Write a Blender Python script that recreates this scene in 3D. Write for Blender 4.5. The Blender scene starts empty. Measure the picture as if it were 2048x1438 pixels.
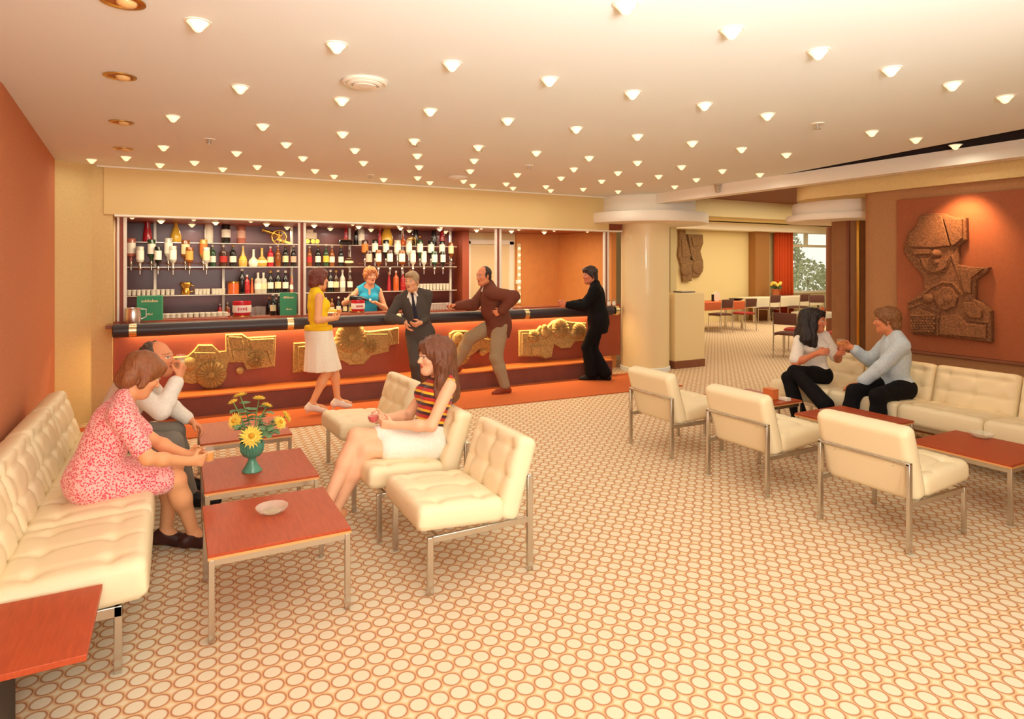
WORLD_S, REAR_W, FLOOD_W, SOFT_W, EXPO = 0.20, 310, 1200, 50, -0.28
import bpy, math, random
import numpy as np
from mathutils import Vector, Matrix
random.seed(7)
SC = bpy.context.scene
COL = SC.collection
PI = math.pi

# ---------------------------------------------------------------- survey of the room (photo frame 2048 x 1438)
F_PX, HORIZON, EYE = 1265.0, 531.0, 1.70
YAW = math.atan(674 / F_PX)
SN, CS = math.sin(YAW), math.cos(YAW)
def at_z(px, py, z=0.0):
    d = F_PX * (EYE - z) / (py - HORIZON); u = (px - 1024) / F_PX
    return Vector((d * (SN + u * CS), d * (CS - u * SN), z))
def at_y(px, py, Y):
    u = (px - 1024) / F_PX; d = Y / (CS - u * SN)
    return Vector((d * (SN + u * CS), Y, EYE - d * (py - HORIZON) / F_PX))
def at_x(px, py, X):
    u = (px - 1024) / F_PX; d = X / (SN + u * CS)
    return Vector((X, d * (CS - u * SN), EYE - d * (py - HORIZON) / F_PX))
def in_frame(p, m=4):
    d = p[0] * SN + p[1] * CS
    if d < .3: return False
    x = 1024 + F_PX * (p[0] * CS - p[1] * SN) / d; y = HORIZON - F_PX * (p[2] - EYE) / d
    return -m < x < 2048 + m and -m < y < 1438 + m

# ---------------------------------------------------------------- materials
def lin(c):
    if isinstance(c, str):
        c = c.lstrip('#'); c = [int(c[i:i + 2], 16) / 255 for i in (0, 2, 4)]
    return tuple((v / 12.92 if v <= .04045 else ((v + .055) / 1.055) ** 2.4) for v in c) + (1,)
MATS = {}
def mat(name, col, rough=.6, metal=0., bump=0., bscale=60., var=0., vscale=8., trans=0., ior=1.45, emit=None, estr=0., coat=0., spec=.5, sheen=0., attr=None, alpha=1.):
    if name in MATS: return MATS[name]
    m = bpy.data.materials.new(name); m.use_nodes = True
    nt = m.node_tree; b = nt.nodes['Principled BSDF']
    b.inputs['Base Color'].default_value = lin(col)
    b.inputs['Roughness'].default_value = rough; b.inputs['Metallic'].default_value = metal
    b.inputs['Transmission Weight'].default_value = trans; b.inputs['IOR'].default_value = ior
    b.inputs['Coat Weight'].default_value = coat; b.inputs['Specular IOR Level'].default_value = spec
    b.inputs['Sheen Weight'].default_value = sheen
    if emit is not None:
        b.inputs['Emission Color'].default_value = lin(emit); b.inputs['Emission Strength'].default_value = estr
    b.inputs['Alpha'].default_value = alpha
    tc = None
    if bump or var:
        tc = nt.nodes.new('ShaderNodeTexCoord')
    if attr:
        a = nt.nodes.new('ShaderNodeAttribute'); a.attribute_name = attr
        nt.links.new(a.outputs['Color'], b.inputs['Base Color'])
    elif var:
        n = nt.nodes.new('ShaderNodeTexNoise'); n.inputs['Scale'].default_value = vscale; n.inputs['Detail'].default_value = 6
        nt.links.new(tc.outputs['Object'], n.inputs['Vector'])
        r = nt.nodes.new('ShaderNodeValToRGB'); c = lin(col)
        r.color_ramp.elements[0].position = .3; r.color_ramp.elements[1].position = .7
        r.color_ramp.elements[0].color = tuple(max(0, v * (1 - var)) for v in c[:3]) + (1,)
        r.color_ramp.elements[1].color = tuple(min(1, v * (1 + var)) for v in c[:3]) + (1,)
        nt.links.new(n.outputs['Fac'], r.inputs['Fac']); nt.links.new(r.outputs['Color'], b.inputs['Base Color'])
    if bump:
        n2 = nt.nodes.new('ShaderNodeTexNoise'); n2.inputs['Scale'].default_value = bscale; n2.inputs['Detail'].default_value = 4
        nt.links.new(tc.outputs['Object'], n2.inputs['Vector'])
        bp = nt.nodes.new('ShaderNodeBump'); bp.inputs['Strength'].default_value = bump; bp.inputs['Distance'].default_value = .01
        nt.links.new(n2.outputs['Fac'], bp.inputs['Height']); nt.links.new(bp.outputs['Normal'], b.inputs['Normal'])
    MATS[name] = m
    return m
class NB:
    """tiny helper to chain shader nodes"""
    def __init__(s, m): s.nt = m.node_tree; s.b = s.nt.nodes['Principled BSDF']
    def n(s, t, **k):
        x = s.nt.nodes.new('ShaderNode' + t)
        for a, v in k.items(): setattr(x, a, v)
        return x
    def l(s, a, b): s.nt.links.new(a, b)
    def m(s, op, a, b=None, c=None):
        x = s.n('Math', operation=op)
        for i, v in enumerate((a, b, c)):
            if v is None: continue
            if isinstance(v, (int, float)): x.inputs[i].default_value = v
            else: s.l(v, x.inputs[i])
        return x.outputs[0]
    def mix(s, f, a, b):
        x = s.n('Mix', data_type='RGBA')
        if isinstance(f, (int, float)): x.inputs[0].default_value = f
        else: s.l(f, x.inputs[0])
        for i, v in ((6, a), (7, b)):
            if isinstance(v, (str, tuple)): x.inputs[i].default_value = lin(v)
            else: s.l(v, x.inputs[i])
        return x.outputs[2]

# ---------------------------------------------------------------- mesh building
def rot(axis, a): return Matrix.Rotation(a, 4, axis)
def T(x, y, z): return Matrix.Translation((x, y, z))
def look(d, up=(0, 0, 1)):
    """4x4 whose local Z points along d"""
    d = Vector(d).normalized(); return d.to_track_quat('Z', 'Y').to_matrix().to_4x4()
class MB:
    def __init__(s): s.v, s.f = [], []
    def add(s, v, f, M=None):
        o = len(s.v)
        s.v += [tuple(M @ Vector(p)) for p in v] if M is not None else [tuple(p) for p in v]
        s.f += [tuple(i + o for i in q) for q in f]; return s
    def box(s, c, d, M=None):
        x, y, z = (k / 2 for k in d)
        v = [(c[0] + i * x, c[1] + j * y, c[2] + k * z) for i in (-1, 1) for j in (-1, 1) for k in (-1, 1)]
        return s.add(v, [(0, 1, 3, 2), (4, 6, 7, 5), (0, 4, 5, 1), (2, 3, 7, 6), (0, 2, 6, 4), (1, 5, 7, 3)], M)
    def lathe(s, prof, n=20, M=None, sx=1, sy=1, rib=0, ribn=0):
        v, f = [], []
        for r, z in prof:
            for k in range(n):
                a = 2 * PI * k / n; q = r * (1 + rib * math.cos(ribn * a)) if ribn else r
                v.append((q * math.cos(a) * sx, q * math.sin(a) * sy, z))
        for i in range(len(prof) - 1):
            for k in range(n):
                f.append((i * n + k, i * n + (k + 1) % n, (i + 1) * n + (k + 1) % n, (i + 1) * n + k))
        if prof[0][0] > 1e-5: f.append(tuple(range(n - 1, -1, -1)))
        if prof[-1][0] > 1e-5: f.append(tuple((len(prof) - 1) * n + k for k in range(n)))
        return s.add(v, f, M)
    def cyl(s, a, b, r, n=14, r2=None):
        a, b = Vector(a), Vector(b); L = (b - a).length
        return s.lathe([(r, 0), (r if r2 is None else r2, L)], n, Matrix.Translation(a) @ look(b - a))
    def tube(s, pts, r, n=8):
        pts = [Vector(p) for p in pts]; v, f = [], []
        rr = r if isinstance(r, (list, tuple)) else [r] * len(pts)
        up = Vector((0.13, .27, .95))
        for i, p in enumerate(pts):
            t = (pts[min(i + 1, len(pts) - 1)] - pts[max(i - 1, 0)]).normalized()
            a = t.cross(up)
            if a.length < 1e-3: a = t.cross(Vector((1, 0, 0)))
            a.normalize(); b = t.cross(a)
            for k in range(n):
                th = 2 * PI * k / n; v.append(p + rr[i] * (math.cos(th) * a + math.sin(th) * b))
        for i in range(len(pts) - 1):
            for k in range(n): f.append((i * n + k, i * n + (k + 1) % n, (i + 1) * n + (k + 1) % n, (i + 1) * n + k))
        f.append(tuple(range(n - 1, -1, -1))); f.append(tuple((len(pts) - 1) * n + k for k in range(n)))
        return s.add(v, f)
    def prism(s, pts, t, M=None, z0=0, inset=0.):
        """outline in local XY extruded along +Z by t, with an optional chamfer"""
        n = len(pts); c = Vector((sum(p[0] for p in pts) / n, sum(p[1] for p in pts) / n))
        rings = [(pts, z0), (pts, z0 + t)]
        if inset:
            sh = []
            for i in range(n):
                a, p, q = Vector(pts[i - 1]), Vector(pts[i]), Vector(pts[(i + 1) % n])
                e1, e2 = (p - a), (q - p)
                n1 = Vector((-e1.y, e1.x)); n2 = Vector((-e2.y, e2.x))
                m = (n1.normalized() + n2.normalized())
                m = m.normalized() if m.length > .2 else n1.normalized()
                sh.append(tuple(p + m * inset * ORI(pts)))
            rings = [(pts, z0), (pts, z0 + t - inset), (sh, z0 + t)]
        v = [(p[0], p[1], z) for r, z in rings for p in r]; f = []
        for i in range(len(rings) - 1):
            for k in range(n): f.append((i * n + k, i * n + (k + 1) % n, (i + 1) * n + (k + 1) % n, (i + 1) * n + k))
        f.append(tuple(range(n - 1, -1, -1))); f.append(tuple((len(rings) - 1) * n + k for k in range(n)))
        return s.add(v, f, M)
    def ball(s, c, r, n=12, M=None):
        r = (r, r, r) if isinstance(r, (int, float)) else r
        prof = [(math.sin(PI * i / (n // 2)), -math.cos(PI * i / (n // 2))) for i in range(n // 2 + 1)]
        prof[0] = (0, -1); prof[-1] = (0, 1)
        A = Matrix.Translation(c) @ (M if M is not None else Matrix.Identity(4)) @ Matrix.Diagonal((r[0], r[1], r[2], 1))
        return s.lathe(prof, n, A)
    def mesh(s, name, smooth=True, angle=40):
        me = bpy.data.meshes.new(name); me.from_pydata(s.v, [], s.f); me.update()
        if smooth:
            me.polygons.foreach_set('use_smooth', [True] * len(me.polygons))
            try: me.set_sharp_from_angle(angle=math.radians(angle))
            except Exception: pass
        return me
def ORI(pts):
    a = sum(pts[i - 1][0] * pts[i][1] - pts[i][0] * pts[i - 1][1] for i in range(len(pts)))
    return 1 if a > 0 else -1

def link(name, me, m, parent=None, loc=None, label=None):
    o = bpy.data.objects.new(name, me); COL.objects.link(o)
    if me is not None and m is not None and not me.materials: me.materials.append(m)
    if parent: o.parent = parent
    if loc is not None: o.location = loc
    if label: o['label'] = label
    return o
def part(name, mb, m, parent, bevel=0, label=None, loc=None, smooth=True, angle=40):
    o = link(name, mb.mesh(name, smooth, angle), m, parent, loc, label)
    if bevel:
        b = o.modifiers.new('soft_edges', 'BEVEL'); b.width = bevel; b.segments = 2; b.limit_method = 'ANGLE'
    return o
def tag(o, label, cat, group=None):
    o['label'] = label; o['category'] = cat
    if group: o['group'] = group
    return o
def thing(name, label, cat, loc=(0, 0, 0), rz=0, group=None):
    o = bpy.data.objects.new(name, None); COL.objects.link(o); o.empty_display_size = .1
    o.location = loc; o.rotation_euler = (0, 0, rz)
    return tag(o, label, cat, group)
def struct(name, mb, m, bevel=0, smooth=False):
    o = part(name, mb, m, None, bevel, smooth=smooth); o['kind'] = 'structure'; return o
def dup(root, loc, rz=0, label=None, group=None, mats=None, scale=None):
    def cp(o, par):
        c = o.copy(); COL.objects.link(c); c.parent = par
        if mats and o.type == 'MESH':
            for key, m in mats.items():
                if c.name.split('.')[0] == key:
                    c.material_slots[0].link = 'OBJECT'; c.material_slots[0].material = m
        for ch in list(o.children): cp(ch, c)
        return c
    r = cp(root, None); r.location = loc; r.rotation_euler = (0, 0, rz)
    if scale: r.scale = scale if not isinstance(scale, (int, float)) else (scale,) * 3
    if label: r['label'] = label
    if group: r['group'] = group
    return r
ORD = ['first', 'second', 'third', 'fourth', 'fifth', 'sixth', 'seventh', 'eighth', 'ninth', 'tenth', 'eleventh', 'twelfth', 'thirteenth',
       'fourteenth', 'fifteenth', 'sixteenth', 'seventeenth', 'eighteenth', 'nineteenth', 'twentieth'] + ['twenty-' + w for w in
       ['first', 'second', 'third', 'fourth', 'fifth', 'sixth', 'seventh', 'eighth', 'ninth']]
# ---------------------------------------------------------------- shared materials
M_CHROME = mat('brushed_chrome', '#d2cdc4', .22, 1.0)
M_CREAM = mat('cream_vinyl', '#f4e0b8', .42, bump=.08, bscale=160, spec=.4)
M_TEAK = mat('teak_veneer', '#a8482a', .4, spec=.3)
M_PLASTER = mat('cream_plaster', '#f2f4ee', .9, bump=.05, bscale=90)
M_TRIM = mat('warm_trim_plaster', '#faeeda', .85, bump=.04, bscale=90)
M_WALLB = mat('straw_wallpaper', '#dcbc80', .85, bump=.1, bscale=200, var=.05, vscale=60)
M_YELLOW = mat('yellow_paint', '#f2dca4', .85, bump=.05, bscale=120)
M_ORANGEW = mat('orange_hessian', '#c87a50', .9, bump=.25, bscale=220, var=.08, vscale=50)
M_BARORANGE = mat('orange_panel', '#9c4a30', .55, var=.05, vscale=30)
M_WHITE = mat('white_gloss', '#f6ecd8', .4)
M_LAMP = mat('lamp_opal', '#fff0d0', .4, emit='#ffdfa8', estr=1.25)
M_BLACKV = mat('black_padded_vinyl', '#3a2f30', .38, bump=.06, bscale=120)
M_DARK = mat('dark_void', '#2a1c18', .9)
M_BROWN = mat('brown_paint', '#8a5236', .7, var=.05)
M_BRASS = mat('brass', '#d8a850', .3, 1.0)
M_STONE = mat('ochre_cast_relief', '#c2a064', .95, bump=1.0, bscale=95, var=.35, vscale=70, spec=.15)
M_REDSTONE = mat('terracotta_cast_relief', '#86583a', .95, bump=1.0, bscale=85, var=.35, vscale=60, spec=.2)
M_BARKSTONE = mat('brown_cast_relief', '#8d6a45', .85, bump=1.0, bscale=40, var=.25, vscale=20)
M_GLASS = mat('clear_glass', '#ffffff', .03, alpha=.08)
M_MIRROR = mat('bronze_mirror', '#7a4a3c', .12, 1.0)

def carpet():
    m = mat('ring_carpet', '#e0b880', .95); q = NB(m)
    tc = q.n('TexCoord'); mp = q.n('Mapping'); mp.inputs['Rotation'].default_value = (0, 0, math.radians(3.1))
    q.l(tc.outputs['Object'], mp.inputs['Vector'])
    sp = q.n('SeparateXYZ'); q.l(mp.outputs[0], sp.inputs[0])
    u = q.m('DIVIDE', sp.outputs[0], .083); v = q.m('DIVIDE', sp.outputs[1], .0895)
    fu = q.m('SUBTRACT', q.m('FRACT', u), .5); fv = q.m('SUBTRACT', q.m('FRACT', v), .5)
    fu2 = q.m('MULTIPLY', fu, .083); fv2 = q.m('MULTIPLY', fv, .0865)
    r = q.m('SQRT', q.m('ADD', q.m('MULTIPLY', fu2, fu2), q.m('MULTIPLY', fv2, fv2)))
    no = q.n('TexNoise'); no.inputs['Scale'].default_value = 260; q.l(tc.outputs['Object'], no.inputs['Vector'])
    r = q.m('ADD', r, q.m('MULTIPLY', q.m('SUBTRACT', no.outputs['Fac'], .5), .004))
    ring = q.m('SUBTRACT', 1.0, q.m('SMOOTH_MIN', q.m('DIVIDE', q.m('ABSOLUTE', q.m('SUBTRACT', r, .0365)), .0050), 1.0, .1))
    halo = q.m('SUBTRACT', 1.0, q.m('MINIMUM', q.m('DIVIDE', q.m('ABSOLUTE', q.m('SUBTRACT', r, .0385)), .0105), 1.0))
    inside = q.m('LESS_THAN', r, .036)
    gap = q.m('GREATER_THAN', r, .049)
    c = q.mix(gap, '#e3c596', '#e8d6b4')
    c = q.mix(inside, c, '#e8d9bc')
    c = q.mix(q.m('MULTIPLY', halo, .75), c, '#da9a64')
    c = q.mix(ring, c, '#a2522c')
    n2 = q.n('TexNoise'); n2.inputs['Scale'].default_value = 500; q.l(tc.outputs['Object'], n2.inputs['Vector'])
    c2 = q.mix(q.m('MULTIPLY', n2.outputs['Fac'], .22), c, '#bf9c74')
    q.l(c2, q.b.inputs['Base Color'])
    bp = q.n('Bump'); bp.inputs['Strength'].default_value = .25; bp.inputs['Distance'].default_value = .004
    q.l(n2.outputs['Fac'], bp.inputs['Height']); q.l(bp.outputs[0], q.b.inputs['Normal'])
    return m
M_CARPET = carpet()
M_REDCARPET = mat('orange_red_carpet', '#c9652f', .95, bump=.3, bscale=400, var=.1, vscale=90)
def teak():
    q = NB(M_TEAK); tc = q.n('TexCoord'); mp = q.n('Mapping'); mp.inputs['Scale'].default_value = (14, 1.2, 14)
    q.l(tc.outputs['Object'], mp.inputs['Vector'])
    n = q.n('TexNoise'); n.inputs['Scale'].default_value = 6; n.inputs['Detail'].default_value = 8; q.l(mp.outputs[0], n.inputs['Vector'])
    q.l(q.mix(n.outputs['Fac'], '#94381c', '#c2552e'), q.b.inputs['Base Color'])
teak()

ZC = 2.79
# floor of the lounge and the dining end beyond
struct('floor', MB().box((8, 7, -.05), (22, 18, .1)), M_CARPET)
struct('trim_1', MB().prism([(-1.05, 7.0), (6.3, 6.72), (6.3, 7.92), (-1.05, 7.92)], .012, z0=.001), M_REDCARPET)
# main ceiling: its free edge drifts away from the fascia towards the camera, which leaves a dark slot
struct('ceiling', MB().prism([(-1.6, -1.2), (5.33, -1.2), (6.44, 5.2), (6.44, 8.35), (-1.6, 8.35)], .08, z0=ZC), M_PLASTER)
struct('slot_shade_lining', MB().box((5.9, 2.2, ZC + .26), (1.8, 7, .05)).box((6.50, 2.0, 2.92), (.10, 6.6, .25)), M_DARK)  # shade of the slot put into the dark colour of these boxes
struct('trim_9', MB().box((2.7, 8.19, 2.782), (6.9, .02, .016)), M_TRIM)
# fascia at the ceiling edge, then the lower stepped soffit over the alcove
struct('trim_3', MB().box((6.52, 3.55, 2.715), (.16, 9.4, .15)), M_TRIM)
pts = [(6.64, -1.2), (8.2, -1.2), (8.2, 5.35), (7.0, 5.35)] + [(6.64 + .42 * (1 - math.sin(a)), 4.93 + .42 * math.cos(a)) for a in [k * PI / 16 for k in range(0, 9)]]
struct('trim_4', MB().prism(pts, .22, z0=2.49), M_WALLB, smooth=True)
# walls
struct('wall_left', MB().prism([(-1.09, 7.95), (-.912, 4.8), (-.95, 3.6), (-.95, -1.2), (-1.3, -1.2), (-1.3, 7.95)], ZC, z0=0), M_ORANGEW)
struct('wall_shade_added', MB().box((5.2, .4, ZC / 2), (3.0, .2, ZC)), M_WALLB)  # added unseen wall, keeps the rear light off the right sofa
struct('wall_back', MB().prism([(-1.09, 7.93), (-.80, 8.225), (-.605, 8.225), (-.605, 8.5), (-1.3, 8.5), (-1.3, 7.93)], ZC, z0=0), M_WALLB)
struct('wall_right', MB().prism([(6.70, -1.2), (7.1, -1.2), (7.1, 4.2)] + [(6.90 + .2 * math.cos(a), 4.2 + .2 * math.sin(a)) for a in [k * PI / 10 for k in range(11)]], 2.5, z0=0), mat('tan_hessian', '#b07c50', .9, bump=.25, bscale=220, var=.08, vscale=50), smooth=True)
struct('baseboard_right', MB().box((6.69, 1.6, .82), (.05, 5.2, .03)), M_BROWN, bevel=.005)
# dining end
struct('wall_dining', MB().box((13.0, 14.1, 1.55), (9.6, .2, 3.1)).box((18.85, 14.1, .4), (2.3, .2, .8)).box((18.85, 14.1, 3.03), (2.3, .2, .14)).box((22.0, 14.1, 1.55), (4.0, .2, 3.1)), M_YELLOW)
struct('wall_pantry', MB().box((8.3, 11.6, 1.55), (.15, 5.0, 3.1)), M_YELLOW)
struct('wall_far', MB().box((21.0, 8.5, 1.55), (.2, 12, 3.1)), M_YELLOW)
struct('ceiling_dining', MB().box((14.0, 11.2, 3.05), (15, 6.2, .1)), M_YELLOW)
struct('ceiling_passage', MB().box((10.2, 4.6, 2.90), (7.4, 6.9, .1)), M_BROWN)
struct('trim_5', MB().box((12.6, 8.2, 2.80), (11.8, .35, .5)), M_YELLOW, bevel=.01)
struct('trim_6', MB().box((13.9, 13.7, 2.86), (14, .5, .22)), M_TRIM)
# window with frame
w = MB()
for x in (17.72, 19.98): w.box((x, 14.0, 1.87), (.1, .14, 2.2))
for z in (.82, 2.35, 2.94): w.box((18.85, 14.0, z), (2.3, .12, .08))
w.box((18.55, 14.0, 2.64), (.08, .12, .55))
win = struct('window_1', w, M_WHITE, bevel=.008)
g = part('pane', MB().box((18.85, 14.03, 1.9), (2.2, .012, 2.1)), M_GLASS, win)
# garden outside
def blob_tree(name, c, r, label):
    mb = MB(); rnd = random.Random(name + str(c))
    for k in range(700):
        d = Vector((rnd.gauss(0, 1), rnd.gauss(0, 1), rnd.gauss(0, 1))).normalized() * rnd.uniform(.55, 1)
        p = Vector(c) + Vector((d.x * r[0], d.y * r[1], d.z * r[2])); s = rnd.uniform(.06, .13)
        a = Vector((rnd.uniform(-1, 1), rnd.uniform(-1, 1), rnd.uniform(-1, 1))).normalized() * s
        b = a.cross(Vector((rnd.uniform(-1, 1), rnd.uniform(-1, 1), rnd.uniform(-1, 1)))).normalized() * s * .6
        mb.add([p - a, p + b, p + a, p - b], [(0, 1, 2, 3)])
    t = thing(name, label, 'shrub', (c[0], c[1], 0))
    part('foliage', mb, mat('garden_leaves', '#d6dfb8', .8), t, loc=(-c[0], -c[1], 0), smooth=False)
    part('stem', MB().cyl((0, 0, 0), (0, 0, c[2]), .05), M_BROWN, t)
blob_tree('garden_shrub', (23.2, 17.4, 1.1), (1.1, .8, .9), 'green garden shrub low outside the dining window')
blob_tree('garden_tree', (23.6, 18.6, 2.0), (.6, .6, 1.2), 'slender pale green tree outside the dining window')
struct('ground_garden', MB().box((20, 21, -.06), (22, 13.6, .1)), mat('lawn', '#a8b070', .9))

# round column with stepped saucer capital, and the second column behind the alcove
def ringcol(name, c, r, z1, tiers, m, label):
    t = thing(name, label, 'column', (c[0], c[1], 0))
    part('shaft', MB().lathe([(r, 0), (r, z1)], 48), m, t)
    for rr, z0, zz in tiers: part('capital', MB().lathe([(rr - .01, z0), (rr, z0 + .012), (rr, zz - .012), (rr - .01, zz)], 64), M_TRIM, t)
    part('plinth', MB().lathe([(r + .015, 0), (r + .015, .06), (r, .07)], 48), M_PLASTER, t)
    return t
ringcol('round_column', (6.82, 8.15), .39, 2.5, [(1.0, 2.37, 2.53), (.8, 2.53, 2.70), (.8, 2.70, 2.79)], mat('straw_gloss_column', '#f4dcaa', .5, coat=.25), 'thick round straw-coloured column with stepped disc capital at the bar end')
acol = ringcol('alcove_column', (7.68, 5.1), .25, 2.4, [(.80, 2.26, 2.34), (.72, 2.34, 2.5)], mat('tan_column', '#9a6a42', .7, var=.05), 'brown column with disc capital behind the couple on the sofa')
for a in (3.5, 3.95, 4.35): part('bronze_strip', MB().box((.25 * math.cos(a), .25 * math.sin(a), 1.15), (.035, .035, 2.25)), M_BRASS if a == 3.95 else M_BROWN, acol, bevel=.004)
for k, (px, Y) in enumerate(((1512, 13.98), (1668, 9.0))):
    p = at_y(px, 600, Y)
    o = part('pillar', MB().box((0, 0, 1.5), (.62, .5, 3.0)) if k == 0 else MB().lathe([(.16, 0), (.16, 2.56)], 24), M_BROWN if k else mat('tan_pillar', '#a9743f', .8), None, loc=(p.x, p.y, 0))
    tag(o, ('square tan pillar beside the orange curtain in the dining end', 'slim brown pillar at the edge of the dining window')[k], 'pillar')

# curtain at the dining window
def curtain(name, x0, x1, Y, z0, z1, m, label):
    mb = MB(); n = 90; v, f = [], []
    for zi, z in enumerate((z0, (z0 + z1) / 2, z1)):
        for i in range(n + 1):
            a = i / n; w = x0 + (x1 - x0) * a * (1 if zi else 1.06)
            v.append((w, Y + .05 * math.sin(a * 2 * PI * 6) + .015 * math.sin(a * 31), z))
    for zi in range(2):
        for i in range(n): f.append((zi * (n + 1) + i, zi * (n + 1) + i + 1, (zi + 1) * (n + 1) + i + 1, (zi + 1) * (n + 1) + i))
    mb.add(v, f); o = part(name, mb, m, None)
    s = o.modifiers.new('thickness', 'SOLIDIFY'); s.thickness = .01
    return tag(o, label, 'curtain')
a, b = at_y(1550, 500, 13.8), at_y(1584, 500, 13.8)
curtain('curtain', a.x, b.x, 13.8, .1, 2.95, mat('orange_curtain', '#d4501c', .85), 'orange full-length curtain at the left of the dining window')

# red display panel with the terracotta relief on the right wall
tag(part('display_board', MB().box((6.68, 3.38, 1.61), (.04, 1.13, 1.55)), mat('red_panel', '#9c5430', .8, var=.06, vscale=40, bump=.15, bscale=200), None, bevel=.006), 'red-brown panel on the right wall behind the relief sculpture', 'panel')
# ---------------------------------------------------------------- ceiling lamps
def lamp_proto():
    t = thing('ceiling_lamp', 'x', 'lamp', (0, 0, 0))
    part('cone_shade', MB().lathe([(.048, 0), (.046, -.006), (.028, -.026), (.020, -.038), (.011, -.046), (0, -.048)], 20), M_LAMP, t)
    part('collar', MB().lathe([(.056, 0), (.056, -.004), (.05, -.005)], 20), M_WHITE, t)
    return t
LIGHT = bpy.data.lights.new('lamp_bulb', 'AREA'); LIGHT.shape = 'DISK'; LIGHT.size = .09; LIGHT.energy = LAMP_W = 1.25; LIGHT.color = (1, 1, .86)
LP = None
ROWS = [(1.05, -.17, 0), (2.10, .43, 0), (3.155, .09, 0), (4.175, .35, 0), (5.23, .60, 0), (5.915, .26, 0), (6.59, .52, 0), (7.40, .18, 0), (7.75, .47, 0)]
for ri, (Y, x0, _) in enumerate(ROWS):
    xs = [x0 - .6125 + .6125 * k for k in range(-1, 12)]
    skip = {2: lambda x: x < 0 or 4.2 < x < 4.5, 3: lambda x: x < .2 or x > 5.5, 4: lambda x: x < -.2, 5: lambda x: x < .6 or 3.1 < x < 3.6, 6: lambda x: x < -.3, 7: lambda x: 1.8 < x < 2.2, 8: lambda x: x > 5.0}.get(ri, lambda x: False)
    xs = [x for x in xs if -.95 < x < 6.3 and not skip(x)]
    vis = [x for x in xs if in_frame((x, Y, ZC - .03))]
    for i, x in enumerate(vis):
        far = len(ROWS) - 1 - ri
        lab = 'white cone ceiling lamp, %s from left in the %s row from the bar' % (ORD[i], ORD[far])
        if LP is None: LP = lamp_proto(); LP.location = (x, Y, ZC); LP['label'] = lab; LP['group'] = 'cone lamps on the ceiling'; o = LP
        else: o = dup(LP, (x, Y, ZC), 0, lab)
    for x in xs:
        L = bpy.data.objects.new('lamp_light', LIGHT); COL.objects.link(L); L.location = (x, Y, ZC - .06)
# recessed eyeball spots along the left
t0 = None
for k, (px, py) in enumerate(((245, 2), (240, 152), (243, 244), (247, 297))):
    p = at_z(px, py, ZC); lab = 'brown recessed eyeball spotlight in the ceiling, %s from the camera' % ORD[k]
    if t0 is None:
        t0 = thing('recessed_spotlight', lab, 'lamp', p, group='recessed spotlights along the left wall')
        part('rim', MB().lathe([(.085, -.001), (.085, -.006), (.065, -.008), (.06, -.002)], 28), M_BRASS, t0)
        part('well', MB().lathe([(.062, -.001), (.062, -.003), (0, -.003)], 24), mat('amber_well', '#a8622a', .4), t0)
        part('eyeball', MB().ball((.015, .0, -.004), (.04, .04, .022), 16), mat('pale_amber', '#e8b878', .3), t0)  # eyeball in one plain pale amber tone
    else: dup(t0, p, 0, lab)
# white air diffusers
t0 = None
for k, (px, py) in enumerate(((729, 163), (915, 354))):
    p = at_z(px, py, ZC); lab = ('large round white air diffuser on the ceiling near the camera', 'round white air diffuser on the ceiling near the bar canopy')[k]
    if t0 is None:
        t0 = thing('air_diffuser', lab, 'vent', p, group='round ceiling diffusers')
        part('dish', MB().lathe([(.125, 0), (.135, -.012), (.12, -.02), (.115, -.012)], 40), M_WHITE, t0)
        part('inner_ring', MB().lathe([(.10, -.004), (.105, -.024), (.085, -.03), (.08, -.01)], 40), M_WHITE, t0)
        part('centre_disc', MB().lathe([(.065, -.012), (.07, -.034), (0, -.038)], 36), M_WHITE, t0)
    else: dup(t0, p, 0, lab)
# sprinklers
t0 = None
for k, (px, py) in enumerate(((418, 278), (831, 283), (960, 294), (1635, 247), (1058, 331), (741, 350))):
    p = at_z(px, py, ZC); lab = 'small white sprinkler head on the ceiling, %s from left of the sprinklers' % ORD[[0, 2, 3, 5, 4, 1][k]]
    if t0 is None:
        t0 = thing('sprinkler_head', lab, 'sprinkler', p, group='sprinkler heads on the ceiling')
        part('flange', MB().lathe([(.05, 0), (.05, -.006), (.016, -.009)], 18), M_WHITE, t0)
        part('nozzle', MB().lathe([(.014, -.008), (.014, -.034), (.024, -.037), (.024, -.045), (0, -.046)], 14), M_CHROME, t0)
    else: dup(t0, p, 0, lab)
p = at_x(1436, 374, 6.40)
tag(part('smoke_detector', MB().lathe([(.05, .05), (.05, .03), (.035, .02), (.03, -.06), (0, -.065)], 20), mat('grey_plastic', '#b9a58c', .5), None, loc=(p.x, p.y, ZC - .05)), 'small grey cylinder hanging at the ceiling edge fascia', 'detector')
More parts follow.
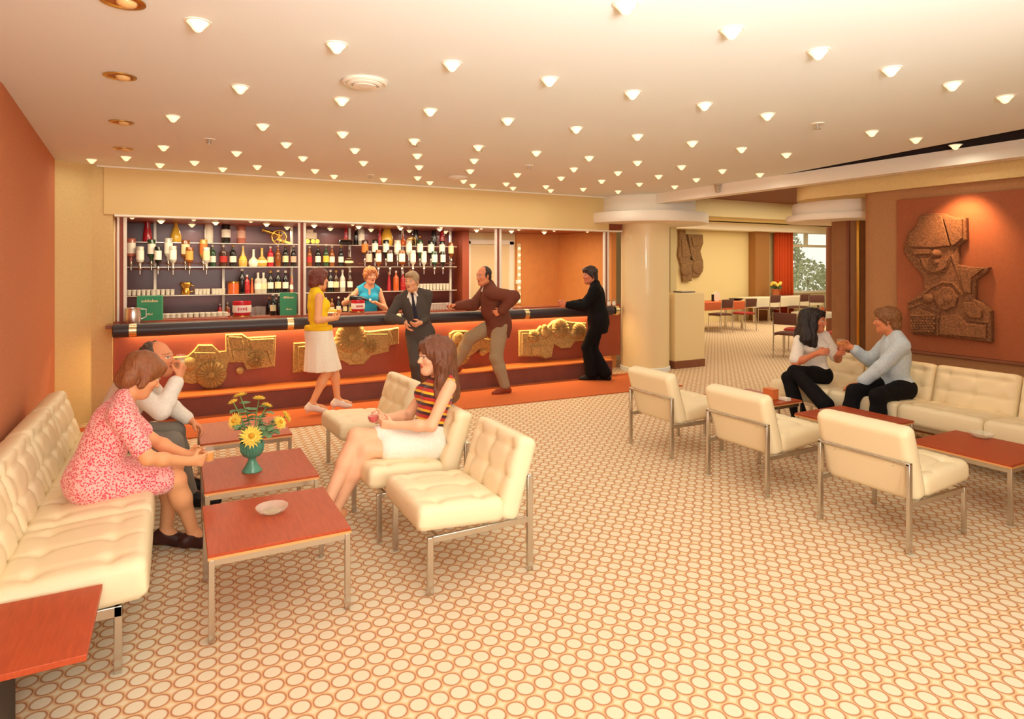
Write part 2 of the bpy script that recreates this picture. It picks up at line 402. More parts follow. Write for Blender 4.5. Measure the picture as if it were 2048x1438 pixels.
# ---------------------------------------------------------------- upholstery
def cushion(w, h, t, btn=(3, 2), dep=.020, r=.035, puff=.012, N=34, M2=30, pleat=.4, offs=(.0, .0)):
    v, f = [], []
    xs = [-w / 2 + w * i / N for i in range(N + 1)]; ys = [-h / 2 + h * j / M2 for j in range(M2 + 1)]
    xs[1] = -w / 2 + r * .3; xs[-2] = -xs[1]; ys[1] = -h / 2 + r * .3; ys[-2] = -ys[1]
    B = [(-w / 2 + w * (i + .5) / btn[0], -h / 2 + h * (j + .5) / btn[1]) for i in range(btn[0]) for j in range(btn[1])] if btn else []
    for side in (1, -1):
        for y in ys:
            for x in xs:
                dx = max(0, abs(x) - (w / 2 - r)) / r; dy = max(0, abs(y) - (h / 2 - r)) / r
                q = math.hypot(dx, dy); X, Y = x, y
                if q > 1:
                    X = math.copysign(w / 2 - r + dx / q * r, x) if dx else x
                    Y = math.copysign(h / 2 - r + dy / q * r, y) if dy else y
                    q = 1
                z = t / 2 - r * (1 - math.sqrt(max(0, 1 - q * q)))
                e = (1 - (2 * x / w) ** 2) * (1 - (2 * y / h) ** 2)
                if side == 1:
                    z += puff * max(0, e) ** .5
                    k = min(1, 6 * max(e, 0))
                    for bx, by in B:
                        d2 = (x - bx) ** 2 + (y - by) ** 2
                        z -= dep * math.exp(-d2 / (2 * .026 ** 2)) * k
                    for j in range(btn[1] if btn else 0):
                        by = -h / 2 + h * (j + .5) / btn[1]; z -= dep * pleat * math.exp(-((y - by) / .012) ** 2) * k
                    for i in range(btn[0] if btn else 0):
                        bx = -w / 2 + w * (i + .5) / btn[0]; z -= dep * pleat * math.exp(-((x - bx) / .010) ** 2) * k
                else: z += .4 * puff * max(0, e) ** .5
                v.append((X, Y, side * z))
    n = N + 1; off = n * (M2 + 1)
    for j in range(M2):
        for i in range(N):
            a = j * n + i; f.append((a, a + 1, a + n + 1, a + n)); f.append((off + a, off + a + n, off + a + n + 1, off + a + 1))
    loop = [i for i in range(n)] + [j * n + N for j in range(1, M2 + 1)] + [M2 * n + i for i in range(N - 1, -1, -1)] + [j * n for j in range(M2 - 1, 0, -1)]
    for i in range(len(loop)):
        a, b = loop[i], loop[(i + 1) % len(loop)]; f.append((a, off + a, off + b, b))
    return MB().add(v, f)
def place(mb, M): mb.v = [tuple(M @ Vector(p)) for p in mb.v]; return mb

def lounge_chair():
    t = thing('lounge_chair', 'x', 'chair')
    seat = place(cushion(.60, .50, .13, (3, 2)), T(0, .105, .378) @ rot('X', math.radians(4)))
    part('seat', seat, M_CREAM, t, angle=80)
    back = place(cushion(.594, .46, .12, (3, 3)), T(0, -.235, .515) @ rot('X', math.radians(-73)))
    part('backrest', back, M_CREAM, t, angle=80)
    for s in (-1, 1):
        part('leg', MB().box((s * .29, .29, .15), (.022, .032, .30)), M_CHROME, t, bevel=.003)
        part('leg', MB().box((s * .29, -.30, .265), (.022, .034, .53)), M_CHROME, t, bevel=.003)
        part('side_rail', MB().box((s * .29, -.005, .285), (.018, .56, .034)), M_CHROME, t, bevel=.003)
        part('bracket', MB().box((s * .19, -.285, .505), (.012, .02, .03)), M_CHROME, t)
    part('back_rail', MB().box((0, -.30, .525), (.60, .034, .018)), M_CHROME, t, bevel=.003)
    part('front_rail', MB().box((0, .25, .285), (.56, .018, .03)), M_CHROME, t, bevel=.003)
    return t
ch = lounge_chair()
chairs = [((1.45, 3.365), 90, 'empty cream lounge chair in front of the striped-top woman, seen from its side'),
          ((1.39, 4.10), 91, 'cream lounge chair with the striped-top woman sitting in it'),
          ((1.47, 5.28), 93, 'cream lounge chair behind the striped-top woman, nearest the bar'),
          ((4.12, 2.48), -90, 'cream lounge chair seen from behind, nearest of three in the row facing the long sofa'),
          ((4.13, 3.50), -90, 'cream lounge chair seen from behind, middle of three in the row facing the long sofa'),
          ((4.15, 4.52), -91, 'cream lounge chair seen from behind, farthest of three and nearest the column')]
for k, (xy, a, lab) in enumerate(chairs):
    if k == 0: ch.location = (*xy, 0); ch.rotation_euler = (0, 0, math.radians(a)); ch['label'] = lab; ch['group'] = 'cream lounge chairs'
    else: dup(ch, (*xy, 0), math.radians(a), lab)

def sofa(name, n, label, loc, rz):
    """n modules of .667 m side by side, facing local +Y, first module at x=0"""
    t = thing(name, label, 'sofa', loc, rz); W = .69
    for k in range(n):
        x = (k + .5) * W
        part('seat_cushion', place(cushion(W - .004, .55, .17, (3, 2), dep=.022), T(x, .105, .358) @ rot('X', math.radians(3))), M_CREAM, t, angle=80)
        part('back_cushion', place(cushion(W - .010, .46, .13, (3, 3), dep=.022), T(x, -.255, .53) @ rot('X', math.radians(-74))), M_CREAM, t, angle=80)
    for k in range(n + 1):
        x = min(max(k * W, .03), n * W - .03)
        if k in (0, n) or k % 2 == 0:
            part('leg', MB().box((x, .27, .14), (.03, .03, .28)), M_CHROME, t, bevel=.003)
            part('leg', MB().box((x, -.28, .14), (.03, .03, .28)), M_CHROME, t, bevel=.003)
    part('frame_rail', MB().box((n * W / 2, .27, .258), (n * W - .03, .03, .045)), M_CHROME, t, bevel=.003)
    part('frame_rail', MB().box((n * W / 2, -.28, .258), (n * W - .03, .03, .045)), M_CHROME, t, bevel=.003)
    for x in (.03, n * W - .03): part('end_rail', MB().box((x, 0, .258), (.03, .55, .045)), M_CHROME, t, bevel=.003)
    return t
sofa('long_sofa', 4, 'long cream tufted sofa along the orange wall with the pink-dress woman on it', (-.48, 5.84, 0), -PI / 2)
sofa('long_sofa', 4, 'long cream tufted sofa under the red relief panel with the couple on it', (6.12, 2.03, 0), PI / 2)

def coffee_table(wx=.64, wy=.66):
    t = thing('coffee_table', 'x', 'table')
    part('tabletop', MB().box((0, 0, .392), (wx, wy, .018)), M_TEAK, t, bevel=.002)
    part('edging', MB().box((0, 0, .381), (wx + .002, wy + .002, .012)), mat('pale_edging', '#e0a060', .5), t)
    for s in (-1, 1):
        part('rail', MB().box((0, s * (wy / 2 - .02), .358), (wx - .03, .02, .032)), M_CHROME, t, bevel=.002)
        part('rail', MB().box((s * (wx / 2 - .02), 0, .358), (.02, wy - .03, .032)), M_CHROME, t, bevel=.002)
        for q in (-1, 1): part('leg', MB().box((s * (wx / 2 - .015), q * (wy / 2 - .015), .187), (.026, .026, .374)), M_CHROME, t, bevel=.002)
    return t
tb = coffee_table()
tabs = [((.45, 3.47), 'square teak coffee table with the cut-glass ashtray, on chrome legs in front of the sofa'),
        ((.47, 4.36), 'teak coffee table carrying the green vase of yellow chrysanthemums'),
        ((.48, 5.45), 'teak coffee table behind the flower table, nearest the bar'),
        ((5.12, 2.43), 'teak coffee table with a glass ashtray, nearest of the row beside the couple sofa'),
        ((5.14, 3.42), 'teak coffee table in front of the blue-shirt man, middle of its row'),
        ((5.02, 4.40), 'teak coffee table with the orange box, farthest of its row')]
for k, (xy, lab) in enumerate(tabs):
    if k == 0: tb.location = (*xy, 0); tb['label'] = lab; tb['group'] = 'teak coffee tables'
    else: dup(tb, (*xy, 0), 0, lab)

t = thing('side_table', 'teak side table on dark panel legs at the near end of the left sofa', 'table', (-.58, 2.79, 0))
part('tabletop', MB().box((0, 0, .394), (.64, .53, .022)), M_TEAK, t, bevel=.002)
for s in (-1, 1): part('leg', MB().box((s * .13 - .09, -.02, .19), (.035, .34, .382)), mat('black_stain', '#2b1d1a', .5), t, bevel=.003)
part('stretcher', MB().box((-.09, -.02, .30), (.24, .03, .08)), mat('black_stain', '#2b1d1a', .5), t)

def ashtray():
    t = thing('ashtray', 'x', 'ashtray')
    part('bowl', MB().lathe([(0, .0), (.045, 0), (.06, .008), (.078, .03), (.08, .036), (.072, .034), (.055, .014), (0, .012)], 64, rib=.035, ribn=32), mat('cut_glass', '#f6ecd6', .08, alpha=.3, spec=1.0), t)
    part('base', MB().lathe([(0, .0005), (.04, .0005), (.043, .004), (0, .0045)], 32), mat('ash_grey', '#c8b48c', .5), t)
    return t
a0 = ashtray(); first = True
for (x, y), lab, s in [((.45, 3.53), 'round cut-glass ashtray on the front left coffee table', 1.0), ((5.38, 2.55), 'round cut-glass ashtray on the near right coffee table', 1.0),
                    ((5.02, 3.55), 'cut-glass ashtray on the coffee table before the blue-shirt man', 1.0), ((4.95, 4.52), 'small glass ashtray on the far right coffee table beside the orange box', .7)]:
    if first: a0.location = (x, y, .401); a0['label'] = lab; a0['group'] = 'glass ashtrays'; first = False
    else: dup(a0, (x, y, .401), .3, lab, scale=s)
t = thing('paper_box', 'orange box standing on the far right coffee table', 'box', (5.13, 4.26, .401))
part('carton', MB().box((0, 0, .045), (.08, .12, .09)), mat('orange_card', '#e07a3c', .6), t, bevel=.003)
part('lid', MB().box((0, 0, .094), (.084, .124, .008)), mat('orange_card', '#e07a3c', .6), t)
t = thing('cigarette_packet', 'flat cream packet lying beside the orange box on the far right coffee table', 'packet', (5.18, 4.14, .401))
part('packet', MB().box((0, 0, .016), (.06, .10, .03)), M_WHITE, t, bevel=.003)
part('flap', MB().box((0, .045, .033), (.056, .02, .004)), M_BRASS, t)

# green goblet vase and its chrysanthemums
vx, vy = .43, 4.30
t = thing('vase', 'green ribbed goblet vase on the middle left coffee table', 'vase', (vx, vy, .401))
M_VASE = mat('green_glaze', '#4d8a70', .25, var=.15, vscale=20, coat=.4)
part('bowl', MB().lathe([(.022, .085), (.05, .10), (.066, .125), (.071, .16), (.070, .185), (.064, .185), (.06, .12), (.03, .10), (0, .1)], 48, rib=.03, ribn=24), M_VASE, t)
part('foot', MB().lathe([(0, 0), (.058, 0), (.06, .006), (.045, .03), (.03, .055), (.022, .075), (.026, .088), (0, .09)], 32), M_VASE, t)
M_PETAL = mat('yellow_petals', '#fbdc62', .6); M_HEART = mat('amber_heart', '#d99a20', .8); M_STEM = mat('green_stem', '#6b8a4a', .7); M_LEAF = mat('grey_green_leaf', '#6f8f62', .7, var=.2, vscale=40)
def bloom(R, n, rnd):
    mb = MB()
    for ring, (rr, up, cnt) in enumerate(((1.0, .0, n), (.85, .22, n), (.65, .5, int(n * .8)), (.42, .85, int(n * .5)))):
        for k in range(cnt):
            a = 2 * PI * (k + .5 * ring + rnd.uniform(-.2, .2)) / cnt; L = R * rr * rnd.uniform(.88, 1.08); w = R * .11
            d = Vector((math.cos(a), math.sin(a), up)).normalized(); s = Vector((-math.sin(a), math.cos(a), 0)) * w
            n_ = d.cross(s).normalized()
            p0, p1, p2 = d * R * .1, d * L * .6 - n_ * R * .06, d * L
            mb.add([p0 - s * .5, p0 + s * .5, p1 + s, p1 - s, p2, p1 * 1.0 + n_ * -w * .5], [(0, 1, 2, 5), (0, 5, 3), (5, 2, 4), (3, 5, 4)])
    return mb
fl = [(503, 873, 4.20, .075, (-.1, -.85, .5), 'large open yellow chrysanthemum at the front of the vase'),
      (470, 842, 4.26, .06, (-.7, -.5, .4), 'yellow chrysanthemum hanging out at the left of the vase'),
      (560, 845, 4.27, .055, (.6, -.6, .5), 'yellow chrysanthemum at the right of the vase, lower of the pair there'),
      (573, 832, 4.36, .05, (.8, -.2, .5), 'yellow chrysanthemum at the right of the vase, upper of the pair there'),
      (534, 810, 4.36, .042, (.3, .0, .95), 'small yellow chrysanthemum right of centre in the vase, lower of the top blooms'),
      (518, 796, 4.38, .045, (.1, .0, 1), 'pale yellow chrysanthemum standing upright above the centre of the vase'),
      (480, 790, 4.40, .048, (-.2, .1, 1), 'pale yellow chrysanthemum topmost at the left of the vase'),
      (466, 803, 4.34, .035, (-.4, -.1, .9), 'small yellow chrysanthemum just below the topmost bloom at left')]
for k, (px, py, Y, R, d, lab) in enumerate(fl):
    rnd = random.Random(k); p = at_y(px, py, Y); d = Vector(d).normalized(); base = Vector((vx + rnd.uniform(-.03, .03), vy + rnd.uniform(-.03, .03), .56))
    t = thing('chrysanthemum', lab, 'flower', base, group='yellow chrysanthemums in the green vase')
    mb = bloom(R, 18, rnd); place(mb, Matrix.Translation(p - base) @ look(d)); part('bloom', mb, M_PETAL, t, smooth=False)
    part('flower_heart', MB().ball(p - base + d * R * .18, R * .22, 10), M_HEART, t)
    q = p - base; mid = q * .55 + Vector((0, 0, .03))
    part('stem', MB().tube([(0, 0, 0), mid * .5, mid, q - d * .01], .004, 6), M_STEM, t)
    for i in range(9):
        lf = MB(); c = q * (.22 + .07 * i) + Vector((0, 0, .01)); a = rnd.uniform(0, 2 * PI)
        dr = Vector((math.cos(a), math.sin(a), .35)).normalized(); sd = dr.cross(Vector((0, 0, 1))).normalized(); L = rnd.uniform(.055, .095)
        pts = [(0, 0), (.3, .38), (.42, .2), (.6, .42), (.72, .2), (.85, .22), (1, 0), (.85, -.22), (.72, -.2), (.6, -.42), (.42, -.2), (.3, -.38)]
        lf.add([c + dr * L * a_ + sd * L * b_ - Vector((0, 0, 1)) * L * .5 * a_ * a_ for a_, b_ in pts] + [c + dr * L * .5 + Vector((0, 0, -.002))],
               [(j, (j + 1) % 12, 12) for j in range(12)])
        part('leaf', lf, M_LEAF, t)

# drinking glasses -------------------------------------------------------------
M_REDW = mat('red_wine', '#c8101c', .2, alpha=1.); M_AMBER = mat('amber_drink', '#f09a18', .2, alpha=1.); M_CLEARD = mat('pale_drink', '#f6dca8', .1, alpha=.6)
M_GL = mat('thin_glass', '#fff6e6', .05, alpha=.07, spec=.9)
def goblet(label, loc, drink, s=1.0, rz=0):
    t = thing('wine_glass', label, 'glass', loc); t.scale = (s, s, s)
    part('glass', MB().lathe([(0, 0), (.032, 0), (.033, .003), (.006, .008), (.0045, .05), (.008, .058), (.028, .075), (.036, .10), (.034, .135), (.033, .135), (.0345, .10), (.026, .077), (0, .062)], 24), M_GL, t)
    if drink: part('drink', MB().lathe([(0, .064), (.024, .077), (.033, .098), (.0335, .112), (0, .112)], 24), drink, t)
    return t
def tumbler(label, loc, drink, r=.031, h=.085, fill=.6):
    t = thing('tumbler', label, 'glass', loc)
    part('glass', MB().lathe([(0, 0), (r * .85, 0), (r, h), (r - .002, h), (r * .85 - .002, .006), (0, .006)], 24), M_GL, t)
    if drink: part('drink', MB().lathe([(0, .007), (r * .84 - .003, .007), (r * (.85 + .15 * fill) - .003, h * fill), (0, h * fill)], 24), drink, t)
    return t
# ---------------------------------------------------------------- the bar
t = thing('bar_counter', 'long bar counter with padded black arm rail, orange front and foot step', 'bar counter', (2.6, 8.1, 0))
O = T(-2.6, -8.1, 0)
def bp(name, mb, m, parent=t, **k): return part(name, place(mb, O), m, parent, **k)
bp('front_panel', MB().box((2.9, 8.29, .66), (7.0, .06, .83)), M_BARORANGE)
bp('worktop', MB().box((2.7, 8.32, 1.045), (6.7, .80, .035)), mat('bar_top_wood', '#8c4a30', .25), bevel=.004)
rail = bp('arm_rail', MB().lathe([(.06, 0), (.071, .012), (.071, 6.55), (.06, 6.562)], 36, T(-.585, 7.9, 1.004) @ rot('Y', PI / 2)), M_BLACKV)
for k, px in enumerate((266, 580, 795, 1051, 1231)):
    p = at_y(px, 640, 7.9)
    part('rail_band', place(MB().lathe([(.0735, -.035), (.0735, .035)], 36, T(p.x, 7.9, 1.004) @ rot('Y', PI / 2)), O), mat('pale_brass', '#ecd9a8', .3, 1.0), rail)
bp('foot_step', MB().box((2.675, 8.06, .115), (6.55, .36, .23)), mat('step_brown', '#7c4436', .6, var=.08))
bp('step_tread', MB().box((2.675, 8.06, .240), (6.57, .39, .022)), mat('tread_orange', '#cf7438', .4), bevel=.004)
bp('strip_light', MB().lathe([(.010, 0), (.010, 6.5)], 10, T(-.5, 8.238, 1.01) @ rot('Y', PI / 2)), mat('strip_glow', '#ffd890', .4, emit='#ffc860', estr=9))
# hidden fluorescent strip under the rail (real lamp of the bar front)
def area(name, loc, size, rotx, energy, col=(1, .78, .45), sy=None, rz=0):
    L = bpy.data.lights.new(name, 'AREA'); L.shape = 'RECTANGLE'; L.size = size; L.size_y = sy or .05; L.energy = energy; L.color = col
    o = bpy.data.objects.new(name, L); COL.objects.link(o); o.location = loc; o.rotation_euler = (rotx, 0, rz); return o
area('under_rail_tube', (2.75, 8.236, .99), 6.4, math.radians(4), 95, (1, .76, .36), sy=.02)

# canopy over the bar, its light trim, bar recess
struct('trim_7', MB().box((2.72, 8.26, 2.525), (6.82, .12, .53)), mat('canopy_cloth', '#e2c184', .85, bump=.1, bscale=200), bevel=.006)
struct('trim_8', MB().box((2.9, 8.27, 2.252), (6.98, .16, .022)), M_WHITE, bevel=.003)
struct('ceiling_bar', MB().box((2.85, 9.26, 2.335), (7.2, 1.95, .1)), mat('bar_ceiling', '#9a4a30', .35))
struct('wall_bar_left', MB().box((-.70, 9.38, 1.4), (.18, 1.66, 2.0)), M_BROWN)
mirror = struct('wall_bar_mirror', MB().box((1.80, 10.22, 1.4), (4.96, .06, 2.0)), mat('dark_plum_panel', '#6c3a34', .3, 0, spec=.45))
struct('wall_bar_back', MB().box((5.4, 10.24, 1.3), (2.3, .06, 2.6)), M_YELLOW)
struct('wall_bar_orange', MB().box((5.98, 10.19, 1.3), (.95, .06, 2.6)).box((6.45, 9.4, 1.3), (.1, 1.8, 2.6)), mat('recess_orange', '#dc9250', .7, var=.04))
struct('wall_bar_jamb', MB().box((4.34, 10.02, 1.3), (.12, .42, 2.2)), M_BARORANGE)
d = struct('door_1', MB().box((4.98, 10.20, 1.05), (.78, .03, 2.04)), mat('cream_door', '#ead2a2', .5), bevel=.004)
f = MB()
for x in (4.55, 5.41): f.box((x, 10.19, 1.07), (.09, .06, 2.14))
f.box((4.98, 10.19, 2.12), (.95, .06, .09))
part('door_frame', f, M_WHITE, d, bevel=.006)
tag(part('switch_plate', MB().box((0, 0, 0), (.11, .015, .07)).box((.02, -.01, 0), (.02, .01, .03)), M_WHITE, None, bevel=.003, loc=at_y(1037, 564, 10.14)), 'small cream switch plate on the orange wall behind the bar', 'switch')
t2 = thing('bead_strip', 'vertical strip of white round bulbs at the right of the bar door', 'lamp strip', (5.55, 10.15, 0))
part('backing', MB().box((0, 0, 1.55), (.07, .02, 1.1)), mat('cream_door', '#ead2a2'), t2)
for k in range(9): part('bulb', MB().ball((0, -.02, 1.05 + .12 * k), .028, 12), M_LAMP, t2)

# chrome-edged posts between counter and canopy
t0 = None
for k, px in enumerate((244, 604, 996, 1212)):
    p = at_y(px, 500, 8.30); lab = 'white-edged bar post between counter and canopy, %s from the left' % ORD[k]
    if t0 is None:
        t0 = thing('bar_post', lab, 'post', (p.x, 8.30, 1.06), group='posts along the bar')
        part('core', MB().box((0, .02, .59), (.05, .04, 1.18)), M_BARORANGE, t0)
        part('flange', MB().box((-.035, 0, .59), (.022, .05, 1.18)), M_WHITE, t0, bevel=.003)
        part('flange', MB().box((.03, 0, .59), (.032, .05, 1.18)), M_WHITE, t0, bevel=.003)
    else: dup(t0, (p.x, 8.30, 1.06), 0, lab)
# lamps inside the bar recess
LB = None
for r, (Y, x0, n) in enumerate(((8.56, -.44, 11), (9.33, -.16, 10), (10.0, .21, 7))):
    for k in range(n):
        x = x0 + .64 * k; lab = 'small cone lamp under the bar canopy, %s from left in the %s row' % (ORD[k], ('front', 'middle', 'back')[r])
        LB2 = dup(LP, (x, Y, 2.284), 0, lab, group='cone lamps inside the bar')
        L = bpy.data.objects.new('bar_lamp_light', LIGHT); COL.objects.link(L); L.location = (x, Y, 2.22)

# ---- reliefs on the bar front
YB = 8.26
def plane_xy(px, py): p = at_y(px, py, YB); return (p.x, p.z)
FRONT = Matrix(((1, 0, 0, 0), (0, 0, -1, 0), (0, 1, 0, 0), (0, 0, 0, 1)))       # local XY -> world XZ, extrusion towards the room
def rosette(c, r, h, n=18, m=None, deep=.25):
    """ribbed wheel: c in plane coordinates"""
    mb = MB(); K = n * 4; prof = [(0, h * 1.0), (.12, h * 1.05), (.2, h * .8), (.3, h * .9), (.75, h * .95), (.95, h * .6), (1.0, 0)]
    v, f = [], []
    for q, z in prof:
        for k in range(K):
            a = 2 * PI * k / K; zz = z + (h * deep * math.cos(n * a) if .25 < q < .99 else 0)
            v.append((c[0] + r * q * math.cos(a), c[1] + r * q * math.sin(a), zz))
    for i in range(len(prof) - 1):
        for k in range(K): f.append((i * K + k, (i + 1) * K + k, (i + 1) * K + (k + 1) % K, i * K + (k + 1) % K))
    return mb.add(v, f)
def dome(c, r, h, n=18):
    prof = [(1, 0), (.95, h * .45), (.75, h * .8), (.4, h), (0, h * 1.05)]
    return MB().lathe([(r * q, z) for q, z in prof], n, T(c[0], c[1], 0))
def relief(label, outline, slabs=(), wheels=(), domes=(), bars=(), th=.05, plane=plane_xy, FM=FRONT, base=(0, YB, 0), m=M_STONE, sc=1.0, name='relief_panel', grp='cast reliefs on the bar front'):
    pts = [plane(*p) for p in outline]; cx = sum(p[0] for p in pts) / len(pts); cz = sum(p[1] for p in pts) / len(pts)
    W = Matrix.Translation(base) @ FM; org = W @ Vector((cx, cz, 0))
    t = thing(name, label, 'relief', org, group=grp); L = Matrix.Translation(-org) @ W
    part('slab', MB().prism(pts, th, L, inset=.012), m, t, angle=30)
    for s in slabs: part('raised_field', MB().prism([plane(*p) for p in s], .028, L, z0=th, inset=.008), m, t, angle=30)
    for (px, py, r, n) in wheels: part('wheel', place(rosette(plane(px, py), r, .05, n), L @ T(0, 0, th)), m, t, angle=60)
    for (px, py, r, h) in domes: part('boss', place(dome(plane(px, py), r, h), L @ T(0, 0, th)), m, t)
    for b in bars: part('ridge', place(MB().tube([(*plane(*p), 0) for p in b], .014, 8), L @ T(0, 0, th)), m, t)
    return t
s = 270 / 2048
z = lambda L: [(330 + x * s, 640 + y * s) for x, y in L]
relief('ochre cast relief with a ribbed wheel on the bar front, leftmost of the four',
       z([(60, 560), (340, 540), (420, 470), (500, 370), (720, 370), (820, 470), (915, 460), (915, 215), (1170, 205), (1250, 260), (1680, 235), (1660, 700), (1230, 750), (1180, 640), (960, 640), (930, 760), (860, 800), (780, 960), (500, 940), (420, 965), (200, 930), (180, 760), (60, 700)]),
       slabs=[z([(960, 240), (1160, 250), (1200, 420), (1040, 430)]), z([(1270, 290), (1650, 270), (1600, 640), (1530, 460), (1310, 440)]), z([(1020, 460), (1240, 440), (1270, 600), (1050, 600)]), z([(440, 480), (760, 480), (780, 560), (480, 600)])],
       wheels=[(330 + 700 * s, 640 + 820 * s, .165, 20), (330 + 1370 * s, 640 + 590 * s, .10, 16)], domes=[(330 + 375 * s, 640 + 660 * s, .08, .05), (330 + 1130 * s, 640 + 760 * s, .045, .045)],
       bars=[z([(960, 250), (1010, 600)]), z([(1230, 300), (1300, 480)]), z([(1540, 560), (1650, 690)])])
s2 = 640 / 2048
z = lambda L: [(560 + x * s2, 620 + y * s2) for x, y in L]
relief('ochre cast relief behind the yellow-top woman on the bar front',
       z([(85, 210), (330, 195), (380, 140), (430, 112), (500, 118), (560, 135), (690, 120), (755, 110), (755, 215), (695, 225), (690, 265), (580, 290), (530, 345), (440, 350), (390, 320), (330, 320), (130, 395), (80, 400)]),
       slabs=[z([(520, 150), (680, 150), (680, 250), (570, 230)]), z([(110, 230), (200, 225), (190, 380), (110, 380)])],
       wheels=[(560 + 447 * s2, 620 + 172 * s2, .20, 22), (560 + 570 * s2, 620 + 230 * s2, .09, 14)], domes=[(560 + 355 * s2, 620 + 225 * s2, .06, .04), (560 + 480 * s2, 620 + 300 * s2, .07, .03)],
       bars=[z([(690, 125), (720, 215)]), z([(400, 300), (520, 320)])])
relief('ochre cast relief behind the brown-jacket man on the bar front',
       z([(1080, 150), (1110, 130), (1190, 130), (1300, 150), (1350, 180), (1350, 260), (1290, 290), (1270, 250), (1200, 300), (1150, 350), (1110, 300), (1120, 240), (1080, 200)]),
       slabs=[z([(1220, 165), (1330, 185), (1320, 240), (1230, 240)])], wheels=[(560 + 1150 * s2, 620 + 290 * s2, .13, 16)], domes=[(560 + 1285 * s2, 620 + 270 * s2, .05, .04), (560 + 1130 * s2, 620 + 180 * s2, .09, .04)])
relief('ochre cast relief with round bosses on the bar front, rightmost of the four',
       z([(1525, 130), (1640, 125), (1660, 100), (1700, 110), (1740, 70), (1780, 58), (1850, 75), (1950, 80), (1955, 195), (1880, 200), (1850, 240), (1790, 245), (1745, 215), (1730, 300), (1690, 310), (1640, 295), (1525, 295)]),
       slabs=[z([(1535, 145), (1570, 145), (1570, 285), (1535, 285)]), z([(1590, 230), (1680, 225), (1715, 290), (1600, 285)])],
       wheels=[(560 + 1780 * s2, 620 + 115 * s2, .15, 16), (560 + 1612 * s2, 620 + 165 * s2, .10, 12), (560 + 1900 * s2, 620 + 130 * s2, .13, 18)],
       domes=[(560 + 1680 * s2, 620 + 108 * s2, .045, .05), (560 + 1690 * s2, 620 + 140 * s2, .09, .04), (560 + 1860 * s2, 620 + 155 * s2, .06, .05), (560 + 1690 * s2, 620 + 280 * s2, .07, .03)])
# big terracotta relief on the red panel
XW = 6.66
def plane_yz(px, py): p = at_x(px, py, XW); return (-p.y, p.z)
SIDE = Matrix(((0, 0, -1, 0), (-1, 0, 0, 0), (0, 1, 0, 0), (0, 0, 0, 1)))       # local x -> -Y, local y -> Z, extrusion -> -X
s3 = 210 / 1007
z = lambda L: [(1800 + x * s3, 400 + y * s3) for x, y in L]
rel = relief('tall terracotta relief of two eye shapes and a basket on the red wall panel',
       z([(220, 145), (330, 128), (450, 130), (540, 165), (660, 175), (665, 380), (585, 450), (590, 620), (700, 640), (880, 645), (850, 700), (755, 765), (745, 950), (820, 985), (900, 1060), (905, 1365), (600, 1325), (380, 1300), (150, 1290), (120, 1080), (105, 985), (260, 860), (245, 730), (120, 590), (60, 490), (105, 310), (180, 255)]),
       slabs=[z([(230, 160), (440, 150), (520, 440), (360, 460), (130, 450), (120, 330), (190, 270)]), z([(460, 170), (640, 190), (640, 370), (560, 440), (530, 430)]), z([(430, 1110), (590, 1090), (680, 1175), (870, 1200), (870, 1325), (420, 1285)]), z([(650, 975), (750, 985), (830, 1060), (820, 1130), (720, 1130), (660, 1070)]), z([(240, 560), (510, 565), (490, 640), (440, 685), (370, 700), (300, 680), (260, 630)]), z([(370, 900), (450, 830), (540, 840), (600, 930), (570, 1020), (480, 1055), (400, 1030)]), z([(160, 475), (350, 475), (330, 520), (180, 525)]), z([(610, 660), (840, 660), (730, 750), (720, 900), (650, 880)])],
       bars=[z([(150, 470), (240, 620), (300, 690), (380, 700), (470, 680), (510, 570)]), z([(110, 990), (240, 930), (330, 840), (450, 790), (540, 800), (640, 910)]), z([(110, 1040), (240, 990), (420, 1080)]), z([(390, 1290), (390, 1150), (420, 1090)]), z([(650, 1050), (700, 1150), (880, 1175)]), z([(530, 530), (660, 880)])],
       domes=[(1800 + 385 * s3, 400 + 590 * s3, .045, .05), (1800 + 392 * s3, 400 + 515 * s3, .045, .07), (1800 + 310 * s3, 400 + 945 * s3, .05, .05), (1800 + 440 * s3, 400 + 985 * s3, .055, .035), (1800 + 505 * s3, 400 + 950 * s3, .06, .04), (1800 + 640 * s3, 400 + 1190 * s3, .045, .03), (1800 + 300 * s3, 400 + 250 * s3, .05, .02), (1800 + 400 * s3, 400 + 350 * s3, .04, .02)],
       th=.06, plane=plane_yz, FM=SIDE, base=(XW, 0, 0), m=M_REDSTONE, name='wall_relief', grp='wall reliefs')
# woven basket pentagon on it
W = Matrix.Translation((XW, 0, 0)) @ SIDE; org = rel.location; L = Matrix.Translation(-org) @ W
mb = MB(); pen = [plane_yz(*p) for p in z([(140, 1090), (230, 1030), (380, 1100), (370, 1260), (160, 1270)])]
mb.prism(pen, .03, L, z0=.06, inset=.008)
for j in range(7):
    for i in range(8):
        x, y = plane_yz(*z([(165 + i * 28 + (j % 2) * 12, 1110 + j * 24)])[0]); mb.ball(L @ Vector((x, y, .095)), .017, 8)
part('woven_field', mb, M_REDSTONE, rel)
